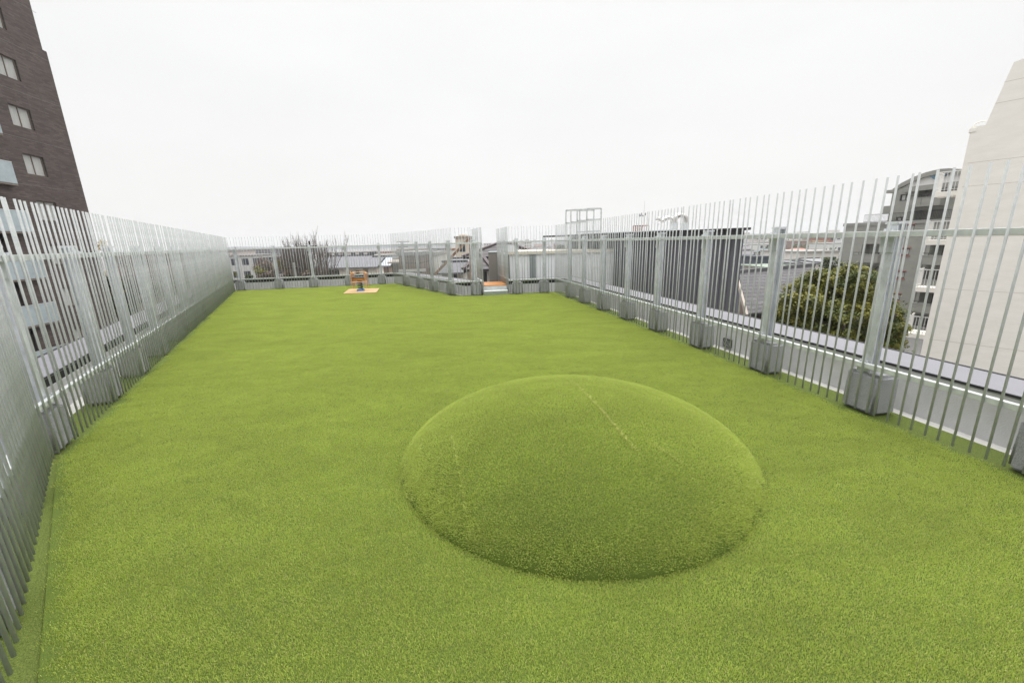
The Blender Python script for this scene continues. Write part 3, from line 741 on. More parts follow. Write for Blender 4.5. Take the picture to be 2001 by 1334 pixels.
boxo('side_balcony', (su-1.7, su-.002, 2, 6, zu-3.1, zu-2.1), M['grey_wall'], ga_); boxo('side_eave', (su-1.2, su-.002, 1.5, 6, zu-.45, zu-.05), M['grey_wall'], ga_)

# ---- dark clad penthouse beyond the right parapet
a = at(1455, 449, 12.2); az_p = 144.1
PP = Plane(a.x, a.y, az_p)
ph = thing('clad_penthouse', 'charcoal ribbed metal-clad block with a thin black flat roof', 'building', PP.o, az_p-180+0)
def ribs(mb, x0, x1, y0, z0, z1, pitch_, proud=.02, wdt=.05):
    x = x0+pitch_/2
    while x < x1: mb.box(x-wdt/2, x+wdt/2, y0-proud, y0+.001, z0, z1); x += pitch_
# local x away from camera here (az -35.9); left of travel is +y; facade faces camera side (+y)
l1 = (at(1222,460,16.3)-a); Lp = Vector((l1.x,l1.y)).length
q = MB(); q.prism([(0,0),(2.5,-4.5),(Lp,-4.5),(Lp,0)][::-1], GZ, 1.93)
x = .15
while x < Lp: q.box(x-.045, x+.045, .0, .035, GZ, 1.93); x += .24
q.build('clad_wall', M['char'], ph)
q = MB(); q.box(Lp+.002, Lp+3.6, -5, -.9, GZ, 1.92)
x = Lp+.1
while x < Lp+3.5: q.box(x-.02, x+.02, -.9, -.878, GZ, 1.92); x += .2
q.build('set_back_wall', mat('mid grey cladding', (.17,.17,.178), .5, .2), ph)
q = MB(); q.prism([(-.30,.28),(2.75,-5.0),(Lp+4.0,-5.0),(Lp+4.0,.28)][::-1], 1.935, 2.0); q.build('roof', M['char_edge'], ph)
q = MB(); q.box(3.0, Lp+2.6, -4.6, -.8, 2.002, 2.05); q.build('roof_membrane', M['clad'], ph)
# things on its roof
def roofpt(px, py, back): 
    d = ray(px, py); z = 2.05; return at(px, py, back)
du = thing('roof_duct', 'shiny bent metal ventilation ducts standing on the dark flat roof', 'duct', (0,0,0))
YD = 16.2
def dz(x, y): return at(1220+x*.08, 380+y*.08, YD)
def smooth(pts_, n=6):
    P_ = [pts_[0]]+pts_+[pts_[-1]]; r = []
    for i in range(1, len(P_)-2):
        for k in range(n):
            t_ = k/n; a, b, c, d = P_[i-1], P_[i], P_[i+1], P_[i+2]
            r.append(.5*((2*b)+(c-a)*t_+(2*a-5*b+4*c-d)*t_*t_+(3*b-a-3*c+d)*t_**3))
    return r+[pts_[-1]]
M['duct'] = mat('polished duct', (.55,.53,.51), .28, .9)
q = MB(); q.tube(smooth([dz(805,590), dz(900,660), dz(985,610), dz(1075,575), dz(1180,625), dz(1170,690)]), .095, 12); q.build('bent_duct', M['duct'], du, smooth=True)
q = MB(); q.tube(smooth([dz(1225,690), dz(1260,560), dz(1370,510), dz(1480,570), dz(1500,680)]), .10, 12); q.build('bent_duct', M['duct'], du, smooth=True)
q = MB(); q.tube([dz(1180,690), dz(1180,900)], .11, 12); q.tube([dz(1245,690), dz(1245,900)], .10, 12); q.build('duct_stand', M['galv'], du)
q = MB(); q.tube([dz(1405,700), dz(1405,900)], .07, 12); q.tube([dz(1500,680), dz(1500,900)], .12, 12); q.build('duct_stand', M['galv'], du)
an = thing('antenna_mast', 'thin weather antenna mast with small arms above the flat roof', 'antenna', (0,0,0))
YA = 20.
p0 = at(1257,445,YA); p1 = at(1260,392,YA)
q = MB(); q.tube([p0, p0.lerp(p1,.5), p1], [.035,.03,.008], 6); q.build('mast', M['white'], an)
q = MB(); c_ = p0.lerp(p1,.42)
for dx_, dz_ in ((-.2,.05),(-.12,.1),(.06,.1)): q.bar(c_, c_+Vector((dx_,0,dz_)), .02, .02); q.box(c_.x+dx_-.02, c_.x+dx_+.02, c_.y-.02, c_.y+.02, c_.z+dz_-.06, c_.z+dz_+.06)
q.build('sensor_arm', M['black'], an)
rr2 = thing('rooftop_guard_rail', 'low rusty brown guard rail on the flat roof', 'railing', (0,0,0))  # brown guard rail standing on the flat roof
q = MB(); pA = at(1237.5,441.5,19.5); pB = at(1268,440.5,19.5); zb = at(1250,449,19.5).z
q.bar(pA, pB, .03, .04)
for i in range(8): c_ = pA.lerp(pB, i/7.); q.bar((c_.x,c_.y,zb-.15), c_, .03, .03)
q.build('rail', mat('rust brown paint', (.20,.08,.05), .7), rr2)

# ---- pale clad shed behind the steps
SY = 16.4
sl0 = at(996,495,SY); sl1 = at(1206,488,SY); zt_ = at(1065,490,SY).z
sh = thing('clad_shed', 'pale ribbed metal-clad shed with cream roof flashing behind the far railing', 'building', (sl0.x, sl0.y, 0), 90)
Ls = sl1.x-sl0.x
q = MB(); q.box(0, Ls, 0, 3, GZ, zt_-.12); ribs(q, 0, Ls, 0, -1.0, zt_-.13, .13, .012, .025); q.build('clad_wall', M['clad'], sh)
q = MB(); q.box(-.06, Ls, -.08, 3.05, zt_-.115, zt_); q.build('roof_flashing', M['cream'], sh)
q = MB(); xg = at(1035,520,SY).x-sl0.x; q.box(xg, xg+.24, -.03, -.013, -1, zt_-.14); q.build('door_strip', M['clad_dark'], sh)
xd = at(1159,520,SY).x-sl0.x; zd = at(1180,522,SY).z
q = MB(); q.box(xd, xd+.9, -.035, -.013, -1, zd); q.build('door', M['clad'], sh); 
q = MB(); q.box(xd-.05, xd, -.05, -.013, -1, zd+.05); q.box(xd+.9, xd+.95, -.05, -.013, -1, zd+.05); q.box(xd, xd+.9, -.05, -.013, zd+.001, zd+.05); q.build('door_frame', M['white_metal'], sh)
q = MB(); q.box(-.38, -.002, .05, 2.9, GZ, zt_-.1); ribs(q, -.38, 0, .05, -1, zt_-.12, .07, .01, .02); q.build('side_wing', mat('grey side cladding', (.25,.26,.26), .5, .2), sh)
bx_ = thing('rooftop_box', 'light grey metal box mounted on the left end of the clad shed', 'cabinet', (at(990,487,SY-.3).x, SY-.3, 0), 90)
zb0 = at(1000,496,SY-.3).z; zb1 = at(1000,478,SY-.3).z
boxo('cabinet_body', (0, .33, .25, .55, zb0-.01+.03, zb1), M['clad'], bx_, .01); boxo('cabinet_lid', (-.01, .34, .24, .56, zb1+.001, zb1+.02), M['galv'], bx_)
wg = thing('corrugated_wall', 'narrow taupe corrugated wall standing left of the pale shed', 'wall', (at(954,495,17.2).x, 17.2, 0), 90)
q = MB(); ww = at(977,495,17.2).x-at(954,495,17.2).x; zt2 = at(965,494,17.2).z; q.box(0, ww, 0, 2, GZ, zt2); ribs(q, .02, ww, 0, -1.5, zt2, .035, .012, .016); q.build('panel', mat('taupe corrugated metal', (.27,.25,.225), .6), wg)
boxo('coping', (-.02, ww+.02, -.03, 2, zt2+.001, zt2+.03), M['clad_dark'], wg)
# ladder cage frames on the shed
lc = thing('roof_ladder', 'galvanised ladder cage and guard frame rising above the pale shed', 'ladder', (0,0,0))
YL = 17.0
def fr(px0, px1, yt, yb, Y, rails):
    a0 = at(px0, yb, Y); a1 = at(px1, yb, Y); zt = at((px0+px1)/2, yt, Y).z
    q = MB(); q.bar(a0, (a0.x,a0.y,zt), .05, .05); q.bar(a1, (a1.x,a1.y,zt), .05, .05)
    for r in rails: z = at((px0+px1)/2, r, Y).z; q.bar((a0.x,a0.y,z), (a1.x,a1.y,z), .05, .06)
    return q
fr(1105.5, 1132, 410, 489, YL, (411, 436)).build('cage_frame', M['galv'], lc)
fr(1115, 1145.5, 409.5, 489, YL+.5, (410, 434)).build('cage_frame', M['galv'], lc)
fr(1145.5, 1173, 408, 489, YL+.3, (408, 429, 452)).build('guard_frame', M['galv'], lc)
fr(1127, 1159, 410, 489, YL+1.2, (411, 431, 453)).build('guard_frame', M['galv'], lc)

# ================================================================= THE TOWN BEYOND
HZ = lambda x: 471.3-.0272*(x-1000)
def cmat(c, rough=.75): 
    return mat('paint %.2f %.2f %.2f' % c, c, rough, 0, var=.08, vs=1.2)
WM = {}
def facade_mat(c, gl=(.05,.06,.07), bw=3.2, bh=3.0, frac=.42):
    k = ('facade %.2f %.2f %.2f' % c)+str(bw)
    if k in WM: return WM[k]
    m = bpy.data.materials.new(k); m.use_nodes = True; t = m.node_tree; b = t.nodes['Principled BSDF']; b.inputs['Roughness'].default_value = .7
    co = t.nodes.new('ShaderNodeTexCoord'); sp = t.nodes.new('ShaderNodeSeparateXYZ'); t.links.new(co.outputs['Object'], sp.inputs[0])
    def band_(sock, period, lo_, hi_):
        d = t.nodes.new('ShaderNodeMath'); d.operation = 'DIVIDE'; d.inputs[1].default_value = period; t.links.new(sock, d.inputs[0])
        f = t.nodes.new('ShaderNodeMath'); f.operation = 'FRACT'; t.links.new(d.outputs[0], f.inputs[0])
        g1 = t.nodes.new('ShaderNodeMath'); g1.operation = 'GREATER_THAN'; g1.inputs[1].default_value = lo_; t.links.new(f.outputs[0], g1.inputs[0])
        g2 = t.nodes.new('ShaderNodeMath'); g2.operation = 'LESS_THAN'; g2.inputs[1].default_value = hi_; t.links.new(f.outputs[0], g2.inputs[0])
        mm = t.nodes.new('ShaderNodeMath'); mm.operation = 'MULTIPLY'; t.links.new(g1.outputs[0], mm.inputs[0]); t.links.new(g2.outputs[0], mm.inputs[1]); return mm.outputs[0]
    h_ = band_(sp.outputs['X'], bw, .28, .28+frac+.1); v_ = band_(sp.outputs['Z'], bh, .30, .30+frac)
    mm = t.nodes.new('ShaderNodeMath'); mm.operation = 'MULTIPLY'; t.links.new(h_, mm.inputs[0]); t.links.new(v_, mm.inputs[1])
    x = t.nodes.new('ShaderNodeMix'); x.data_type = 'RGBA'; x.inputs[6].default_value = (*c, 1); x.inputs[7].default_value = (*gl, 1)
    t.links.new(mm.outputs[0], x.inputs[0]); t.links.new(x.outputs[2], b.inputs['Base Color']); WM[k] = m; return m
def block(name, label, cat, px0, px1, ytop, Y, depth, c, windows=0, rows=0, fac=False, group=None, roof=None, yaw=0, cap=True):
    """flat roofed building facing the viewer; px span and roof line measured in the photo, Y its distance"""
    a = at(px0, ytop, Y); b = at(px1, ytop, Y); W = b.x-a.x
    t = thing(name, label, cat, (a.x, Y, 0), 90+yaw, group)
    q = MB(); q.box(0, W, 0, depth, GZ, a.z); q.build('wall', facade_mat(c) if fac else cmat(c), t)
    if cap:
        q = MB(); q.box(-.15, W+.15, -.15, depth+.1, a.z+.001, a.z+.35); q.build('roof', cmat(tuple(v*.5 for v in (roof or c))), t)
    if windows:
        for r in range(rows):
            for i in range(windows):
                s0 = W*(i+.25)/windows; z1 = a.z-.8-r*3.0
                f = boxo('window', (s0, s0+W*.5/windows, -.03, -.002, z1-1.4, z1), M['glass'], t)
    return t
def gable(name, label, px0, px1, yr, ye, Y, wallc, roofc, depth=None, hip=False, wins=(), group=None, tile=None):
    a = at(px0, ye, Y); b = at(px1, ye, Y); W = b.x-a.x; dpt = depth or 7.
    zr = at((px0+px1)/2, yr, Y+dpt/2).z; ze = at((px0+px1)/2, ye, Y).z
    t = thing(name, label, 'house', (a.x, Y, 0), 90, group)
    q = MB(); q.box(.35, W-.35, .45, dpt-.45, GZ, ze); 
    if not hip: 
        for xx in (.36, W-.36): q.add([(xx,.45,ze),(xx,dpt-.45,ze),(xx,dpt/2,zr-.12)], [(0,1,2)])
    q.build('wall', wallc if not isinstance(wallc, tuple) else cmat(wallc), t)
    h = min(W/2-.1, dpt/2) if hip else 0
    roofc = tuple(v*.85 for v in roofc); rm = tile or cmat(roofc, .75)
    q = MB(); v = [(0,0,ze),(W,0,ze),(W,dpt,ze),(0,dpt,ze),(h,dpt/2,zr),(W-h,dpt/2,zr)]
    u_ = [(p[0],p[1],p[2]-.14) for p in v]
    q.add(v+u_, [(0,1,5,4),(2,3,4,5),(1,2,5),(3,0,4),(6,7,1,0),(7,8,2,1),(8,9,3,2),(9,6,0,3),(7,6,10,11),(9,8,11,10),(8,7,11),(6,9,10)])
    r_ = q.build('roof', rm, t)
    q = MB(); q.bar((h-.05,dpt/2,zr+.05), (W-h+.05,dpt/2,zr+.05), .28, .18)
    if hip:
        for e in ((0,0),(W,0)): q.bar((e[0],e[1],ze+.05), (h if e[0]==0 else W-h, dpt/2, zr+.05), .22, .14)
    q.build('ridge_cap', cmat(tuple(v_*.6 for v_ in roofc)), r_)
    for (wx0, wx1, wy0, wy1) in wins:
        p = at(wx0, wy1, Y+.4); p2 = at(wx1, wy0, Y+.4); window(t, p.x-a.x, p2.x-a.x, p.z, p2.z, y=.448, fm=M['frame'], curtain=False, fw=.06)
    return t
def leafmat(name, c1, c2, vs_):
    m = bpy.data.materials.new(name); m.use_nodes = True; t = m.node_tree; b = t.nodes['Principled BSDF']; b.inputs['Roughness'].default_value = .55
    a = t.nodes.new('ShaderNodeAttribute'); a.attribute_name = 'tone'
    x = t.nodes.new('ShaderNodeMix'); x.data_type = 'RGBA'; x.inputs[6].default_value = (*c1, 1); x.inputs[7].default_value = (*c2, 1)
    t.links.new(a.outputs['Fac'], x.inputs[0]); t.links.new(x.outputs[2], b.inputs['Base Color'])
    tr = t.nodes.new('ShaderNodeBsdfTranslucent'); t.links.new(x.outputs[2], tr.inputs['Color'])
    mx = t.nodes.new('ShaderNodeMixShader'); mx.inputs[0].default_value = .2
    t.links.new(b.outputs[0], mx.inputs[1]); t.links.new(tr.outputs[0], mx.inputs[2]); t.links.new(mx.outputs[0], t.nodes['Material Output'].inputs['Surface']); return m
def crown(name, parent, lobes, n, leaf, m_, seed=0, flat_=.85):
    rnd = random.Random(seed); vs = []; fs = []; tones = []
    tot = sum(l[3]**2 for l in lobes)
    for lx, ly, lz, lr in lobes:
        clumps = max(8, int((60 if n < 50000 else 900)*(lr*lr)/tot*(len(lobes)**.5 if n < 50000 else 1))); per = max(3, int(n*lr*lr/tot/clumps))
        for c in range(clumps):
            d = Vector((rnd.gauss(0,1), rnd.gauss(0,1), rnd.gauss(0,1))).normalized()
            rr_ = lr*(.55+.5*rnd.random()**.6); cc = Vector((lx,ly,lz))+Vector((d.x*rr_, d.y*rr_, d.z*rr_*flat_)); tone = rnd.random(); cs = (lr*.20 if n < 50000 else .12)*rnd.uniform(.7,1.4)
            for k in range(per):
                e = Vector((rnd.gauss(0,1), rnd.gauss(0,1), rnd.gauss(0,.75)))*cs; p = cc+e
                a = rnd.random()*6.283; ti = rnd.gauss(0,.7); u = Vector((math.cos(a), math.sin(a), ti)).normalized()*leaf*rnd.uniform(.6,1.3); w_ = u.cross(Vector((rnd.gauss(0,.5), rnd.gauss(0,.5), 1))).normalized()*leaf*.45
                o = len(vs); vs += [p-u, p+w_, p+u, p-w_]; fs.append((o,o+1,o+2,o+3)); tones += [min(1,max(0,tone+rnd.gauss(0,.18)))]*4
    me = bpy.data.meshes.new(name); me.from_pydata([tuple(v) for v in vs], [], fs); me.materials.append(m_)
    ta = me.attributes.new('tone', 'FLOAT', 'CORNER'); ta.data.foreach_set('value', tones)
    o = bpy.data.objects.new(name, me); COL.objects.link(o); o.parent = parent; return o
def branch(mb, p, d, L_, r, lev, rnd, spread=.5, up=.25, seg=5):
    pts_ = [p]; q_ = p.copy(); dd = d.copy()
    for i in range(3):
        dd = (dd+Vector((rnd.gauss(0,.09), rnd.gauss(0,.09), up*.12))).normalized(); q_ = q_+dd*L_/3; pts_.append(q_.copy())
    mb.tube(pts_, [r, r*.88, r*.76, r*.62], seg, cap=False)
    if lev == 0: return
    for k in range(rnd.choice((3,4,4))):
        i = rnd.choice((1,2,3,3)); nd = (dd+Vector((rnd.gauss(0,spread), rnd.gauss(0,spread), abs(rnd.gauss(0,.2))+up*.4))).normalized()
        branch(mb, pts_[i], nd, L_*rnd.uniform(.55,.78), r*.55, lev-1, rnd, spread, up, 4 if lev > 2 else 3)
def bare_tree(label, px, ytop, Y, r, lev=5, spread=.45, zb=GZ, name='bare_tree', m_=None, group=None, frac=.36, seed=None):
    rnd = random.Random(seed if seed is not None else int(px*7)); top = at(px, ytop, Y); h = top.z-zb
    t = thing(name, label, 'tree', (top.x, Y, zb), None, group)
    q = MB(); q.tube([(0,0,-.2),(.05,0,h*.15),(.0,.05,h*.28)], [r*1.3, r, r*.9], 7); 
    q.build('trunk', m_ or M['bark'], t)
    q = MB()
    for k in range(8): branch(q, Vector((0,.05,h*.26+rnd.random()*h*.03)), Vector((rnd.gauss(0,spread), rnd.gauss(0,spread), 1)).normalized(), h*frac*rnd.uniform(.7,1.05), r*.55, lev, rnd, spread, .5)
    q.build('branches', m_ or M['bark'], t); return t
def leafy(name, label, px, ytop, Y, wpx, m_, n=2500, leaf=.25, seed=1, zb=GZ, group=None, cat='tree', low=.35):
    rnd = random.Random(seed); top = at(px, ytop, Y); h = top.z-zb; W = wpx*Y/F/2
    t = thing(name, label, cat, (top.x, Y, zb), None, group)
    q = MB(); q.tube([(0,0,-.2),(.1,0,h*.3),(.0,.1,h*.6)], [.3, .22, .12], 7)
    for k in range(5): a = k*1.3; q.tube([(.05,0,h*.35),(math.cos(a)*W*.5,math.sin(a)*W*.5,h*.7)], [.13,.04], 5)
    q.build('trunk', M['bark'], t)
    lobes = []; n_l = 7
    for k in range(n_l):
        a = k*6.283/n_l+rnd.random(); rr_ = W*rnd.uniform(.35,.62); lobes.append((math.cos(a)*rr_, math.sin(a)*rr_, h*rnd.uniform(low+.15,.82), W*rnd.uniform(.36,.5)))
    lobes.append((0,0,h-W*.48, W*.5)); lobes.append((0,0,h*.55, W*.6))
    crown('crown', t, lobes, n, leaf, m_, seed); return t

# camphor tree beyond the right parapet
cam_leaf = leafmat('camphor leaves', (.055,.088,.014), (.28,.26,.04), 1)
dark_leaf = leafmat('dark evergreen leaves', (.03,.05,.014), (.09,.12,.03), 1)
yel_leaf = leafmat('yellow green leaves', (.12,.13,.02), (.26,.25,.045), 1)
brown_leaf = leafmat('dry brown twigs', (.10,.068,.050), (.21,.155,.12), 1)
blossom = leafmat('yellow blossom', (.45,.30,.04), (.60,.45,.08), 1)
pink_leaf = leafmat('pale pinkish twigs', (.22,.17,.15), (.42,.34,.31), 1)
ct = thing('camphor_tree', 'large rounded olive-green tree standing just beyond the right parapet', 'tree', (13.85, 17.0, GZ))
q = MB(); q.tube([(0,0,-.2),(.1,0,3.2),(.0,.1,6.5),(.1,.2,9.5)], [.42,.34,.25,.1], 9)
for k in range(9): a = k*.7; q.tube([(.05,0,3.5+k*.4),(math.cos(a)*1.2,math.sin(a)*1.2,6+k*.3),(math.cos(a)*1.9,math.sin(a)*1.9,8.4+k*.15)], [.16,.1,.04], 6)
q.build('trunk', M['bark'], ct)
lob = []
for px, py, r, dy in ((1548,610,.9,.2),(1560,650,1.0,0),(1540,680,1.0,0),(1520,640,.7,.1),(1535,665,.9,.1),(1562,572,.7,.2),(1590,552,.6,0),(1735,625,.7,.3),(1640,572,1.1,0),(1600,560,.9,.3),(1665,552,.95,-.2),(1570,590,.95,-.4),(1625,548,.7,.3),(1545,615,.8,0),(1600,630,1.3,-.6),(1660,620,1.3,-.5),(1700,590,1.0,0),(1710,640,1.2,.2),(1735,655,.8,.3),(1540,640,.8,.2),(1650,680,1.4,-.3),(1580,670,1.2,0),(1725,690,1.0,0),(1740,615,.6,.2),(1690,560,.75,.4),(1600,730,1.4,0),(1690,740,1.4,0)):
    p = at(px, py, 17.0+dy); lob.append((p.x-13.85, dy, p.z-GZ, r*.79))
crown('crown', ct, lob, 120000, .068, cam_leaf, 5)
leafy('evergreen_tree', 'dark green tree standing behind the big olive-green tree beside the grey apartments', 1628, 503, 48, 62, dark_leaf, 5000, .2, 4)

# tile roofed house right of the penthouse
M['slate'] = brick_mat('grey brown roof tiles', (.055,.052,.056), (.10,.094,.10), (.02,.018,.02), .30, .10, vert='Z', msize=.014, axis='X', rough=.7)
hs = thing('tiled_house', 'house with grey-brown tiled roof between the charcoal block and the olive-green tree', 'house', (0,0,0))
ra, rb_, rc_, rd_ = at(1443,533,26), at(1590,519,27.5), at(1650,607,19.8), at(1462,612,18.2)
q = MB(); vv = [ra, rb_, rc_, rd_]; q.add([tuple(p) for p in vv]+[(p.x,p.y,p.z-.18) for p in vv], [(3,2,1,0),(4,5,6,7),(0,1,5,4),(1,2,6,5),(2,3,7,6),(3,0,4,7)])
q.build('roof', M['slate'], hs)
q = MB(); q.bar(ra+Vector((0,0,.08)), rb_+Vector((0,0,.08)), .3, .2); q.build('ridge_cap', cmat((.10,.10,.105)), hs)
q = MB(); q.bar(ra+Vector((-.1,0,-.16)), rd_+Vector((-.1,-.1,-.16)), .1, .28); q.build('barge_board', cmat((.34,.29,.25)), hs)
q = MB(); e1v = rd_+Vector((.2,.7,-.25)); e2v = rc_+Vector((-.4,.7,-.25)); r1 = ra+Vector((.2,0,-.4)); r2 = rb_+Vector((-.4,0,-.4))
q.add([(e1v.x,e1v.y,GZ),(e2v.x,e2v.y,GZ),(r2.x,r2.y,GZ),(r1.x,r1.y,GZ),tuple(e1v),tuple(e2v),tuple(r2),tuple(r1)], [(3,2,1,0),(0,1,5,4),(1,2,6,5),(2,3,7,6),(3,0,4,7),(4,5,6,7)])
q.build('wall', cmat((.12,.07,.05)), hs)

# hip roofed house straight behind the steps
M['tile_p'] = brick_mat('purple brown roof tiles', (.050,.041,.044), (.066,.054,.057), (.012,.010,.011), 5.0, .20, vert='Z', msize=.045, axis='XY', rough=.6)
gable('hip_roof_house', 'house with purple-brown ribbed hip roof behind the gap in the railing', 905, 1058, 473.5, 500, 27, (.42,.39,.36), (.17,.135,.14), 9, True, tile=M['tile_p'])
gable('hip_roof_house', 'lower wing of the hip-roofed house left of the taupe corrugated wall', 905, 962, 500, 526, 24.5, (.40,.37,.34), (.17,.135,.14), 5, True, tile=M['tile_p'], wins=((941,951,529,560),))

# white house with grey roof behind the spring rider
gable('white_house', 'long white house with a plain grey roof behind the far railing', 610, 712, 500.5, 523, 58, (.80,.74,.67), (.20,.20,.22), 9, wins=((633,648,527,541),(648,662,527,541),(682,688,530,538),(696,702,529,537)))
gable('white_house', 'short white house end with grey roof joined right of the long white house', 711.5, 737, 502, 521.5, 57, (.80,.74,.68), (.20,.20,.22), 8)
gable('light_roof_house', 'house with pale blue-white metal roof left of the brown sheds', 741, 762, 502, 519, 52, (.36,.27,.23), (.45,.48,.52), 7)
gable('brown_house', 'brown house with low pale eave beside the white-roofed one', 757, 782, 506, 512, 47, (.17,.13,.12), (.42,.36,.32), 5)
M['browncorr'] = brick_mat('brown corrugated siding', (.19,.135,.12), (.23,.165,.15), (.07,.05,.045), .28, 50, msize=.05, offset=0)
t = block('brown_shed', 'brown corrugated shed with pale roof edge seen through the diagonal railing', 'building', 779, 823, 500, 40, 8, (.20,.14,.13), roof=(.5,.5,.5))
for c in t.children:
    if c.name.startswith('wall'): c.data.materials[0] = M['browncorr']
boxo('shed_ledge', (-.1, 2.2+.3, -.25, -.01, at(800,531,40).z, at(800,531,40).z+.25), M['white'], t)
block('white_building', 'white plain two-storey house right of the brown shed', 'house', 823, 848, 500, 44, 7, (.60,.58,.54), windows=2, rows=3)
gable('grey_roof_house', 'house with dark grey tiled roof below the diagonal brown rail', 852, 905, 512, 533, 33, (.52,.49,.45), (.15,.15,.165), 7, wins=((884,893,536,552),))
gable('grey_roof_house', 'white gabled house with grey slate roof behind the diagonal brown rail', 872, 925, 505, 519, 40, (.55,.52,.48), (.22,.22,.235), 7, wins=((880,886,521,527),))
block('beige_tower', 'pale yellow blocky tower with a smaller box on top', 'building', 889, 916, 466, 70, 8, (.58,.51,.42), windows=1, rows=1)
block('tower_lift_box', 'cream lift housing on top of the pale yellow tower', 'building', 897, 909, 459, 71, 4, (.62,.52,.38), cap=False)
sb = thing('stair_stringer', 'brown steel stair beam rising diagonally behind the railing', 'stair', (0,0,0))
q = MB(); q.bar(at(845,541,22), at(918,465,22), .08, .13); q.bar(at(918,465,22), at(919.5,545,22), .10, .10); q.build('beam', mat('rusty brown steel', (.25,.155,.10), .7, var=.4, vs=3), sb)
q = MB(); q.bar(at(845,541,22)+Vector((0,0,-.3)), at(845,541,22)+Vector((0,0,-9)), .1, .1); q.build('post', M['pole'], sb)
# long far buildings
block('long_apartments', 'long far pinkish apartment slab with rows of windows under the blue hill', 'building', 775, 832, 489, 170, 12, (.50,.41,.36), fac=True)
block('window_block', 'far grey building with dark tall windows right of the pinkish slab', 'building', 838, 872, 487.5, 150, 12, (.33,.33,.36), fac=True)
block('orange_roof_block', 'low white block with orange roof edge in the middle distance', 'building', 842, 868, 497, 95, 9, (.58,.54,.49), windows=3, rows=2, roof=(.45,.22,.12))
block('orange_roof_block', 'small white cube house with orange parapet beside the pale yellow tower', 'building', 872, 886, 489, 85, 7, (.62,.59,.56), roof=(.48,.26,.15))
block('warehouse', 'long low warehouse with white roof edge at the far left of the town', 'building', 462, 570, 488, 260, 30, (.13,.12,.13), roof=(.62,.62,.62), fac=True)
block('brown_hall', 'wide far brown hall below the hill left of the long pinkish slab', 'building', 640, 760, 496, 230, 30, (.27,.17,.13), roof=(.36,.27,.22))
block('elevated_road', 'pale elevated road crossing in front of the blue hill', 'bridge', 690, 830, 492.5, 420, 10, (.42,.39,.36), cap=True)
t = block('white_apartments', 'white and dark apartment block with balconies at the far left behind the railing', 'building', 443, 496, 502, 100, 12, (.42,.40,.39), fac=True)
for c in t.children:
    if c.name.startswith('wall'): c.data.materials[0] = facade_mat((.50,.50,.49), gl=(.03,.035,.05), bw=2.7, frac=.52)
block('white_apartments', 'small white rooftop block above the left apartment block', 'building', 442, 457, 492, 120, 10, (.50,.44,.41), windows=2, rows=1)
# trees on the left through the far railing
for i, (px, yt, Y, sp) in enumerate(((590,452,46,.36),(572,474,47,.42),(608,466,44,.45))):
    bare_tree(['tallest bare tree rising above the far railing','bare tree leaning left of the tallest bare tree','bare tree with spreading twigs right of the tallest one','low bare tree in front of the tall bare trees','low bare tree just left of the white house'][i], px, yt, Y, (.30,.18,.18)[i], (5,4,4,4,4)[i], sp*.5, group='bare trees beyond the far railing', seed=i+3, frac=(.275,.24,.23)[i], m_=M['bark'] if i%2 else M['bark_p'])
for i, (px, yt, Y, w_) in enumerate(((510,499,85,40),(548,497,90,44),(520,508,70,40),(575,499,80,40))):
    leafy('brown_thicket_tree', ['brown leafless bushy tree nearest the white apartments','brown bushy tree behind the yellow-green bushes','brown bushy tree low in the middle of the thicket','brown bushy tree left of the tall bare trees'][i], px, yt, Y, w_, brown_leaf, 5000, .16, 20+i, group='brown trees beyond the far railing')
for i, (px, yt, Y, w_, lf) in enumerate(((505,520,50,30,yel_leaf),(545,508,52,34,yel_leaf),(566,520,48,24,yel_leaf),(533,528,44,30,brown_leaf),(486,536,46,22,dark_leaf),(462,532,50,14,yel_leaf),(596,530,40,26,brown_leaf))):
    leafy('bush', ['yellow-green bush at the left behind the far railing','tall yellow-green bush in the middle of the thicket','yellow-green bush beside the tall bare trees','brown bush low behind the far railing','dark green bush low at the left','small yellow-green bush by the white apartments','brown bush at the foot of the bare trees'][i], px, yt, Y, w_, lf, 3500, .13, 40+i, group='bushes beyond the far railing', cat='bush')
for px, yt, Y, lab in ((574,513,38,'short pale concrete pole in front of the bare trees'), (604,471,42,'dark wooden pole beside the tallest bare tree')):
    a = at(px, yt, Y); t = thing('utility_pole', lab, 'pole', (a.x, Y, GZ)); q = MB(); q.tube([(0,0,0),(0,0,a.z-GZ)], [.17,.10], 8); q.build('shaft', M['pole'] if px < 600 else M['bark'], t)
    q = MB(); q.bar((-.7,0,a.z-GZ-.5), (.7,0,a.z-GZ-.5), .1, .1); q.build('crossarm', M['bark'], t)
a = at(787,471,60); t = thing('utility_pole', 'tall thin utility pole with crossarms above the brown shed', 'pole', (a.x, 60, GZ)); q = MB(); q.tube([(0,0,0),(0,0,a.z-GZ)], [.2,.1], 8); q.build('shaft', M['pole'], t)
q = MB(); q.bar((-.9,0,a.z-GZ-.1), (.9,0,a.z-GZ-.1), .09, .09); q.bar((-.7,0,a.z-GZ-.8), (.7,0,a.z-GZ-.8), .09, .09); q.build('crossarm', M['bark'], t)
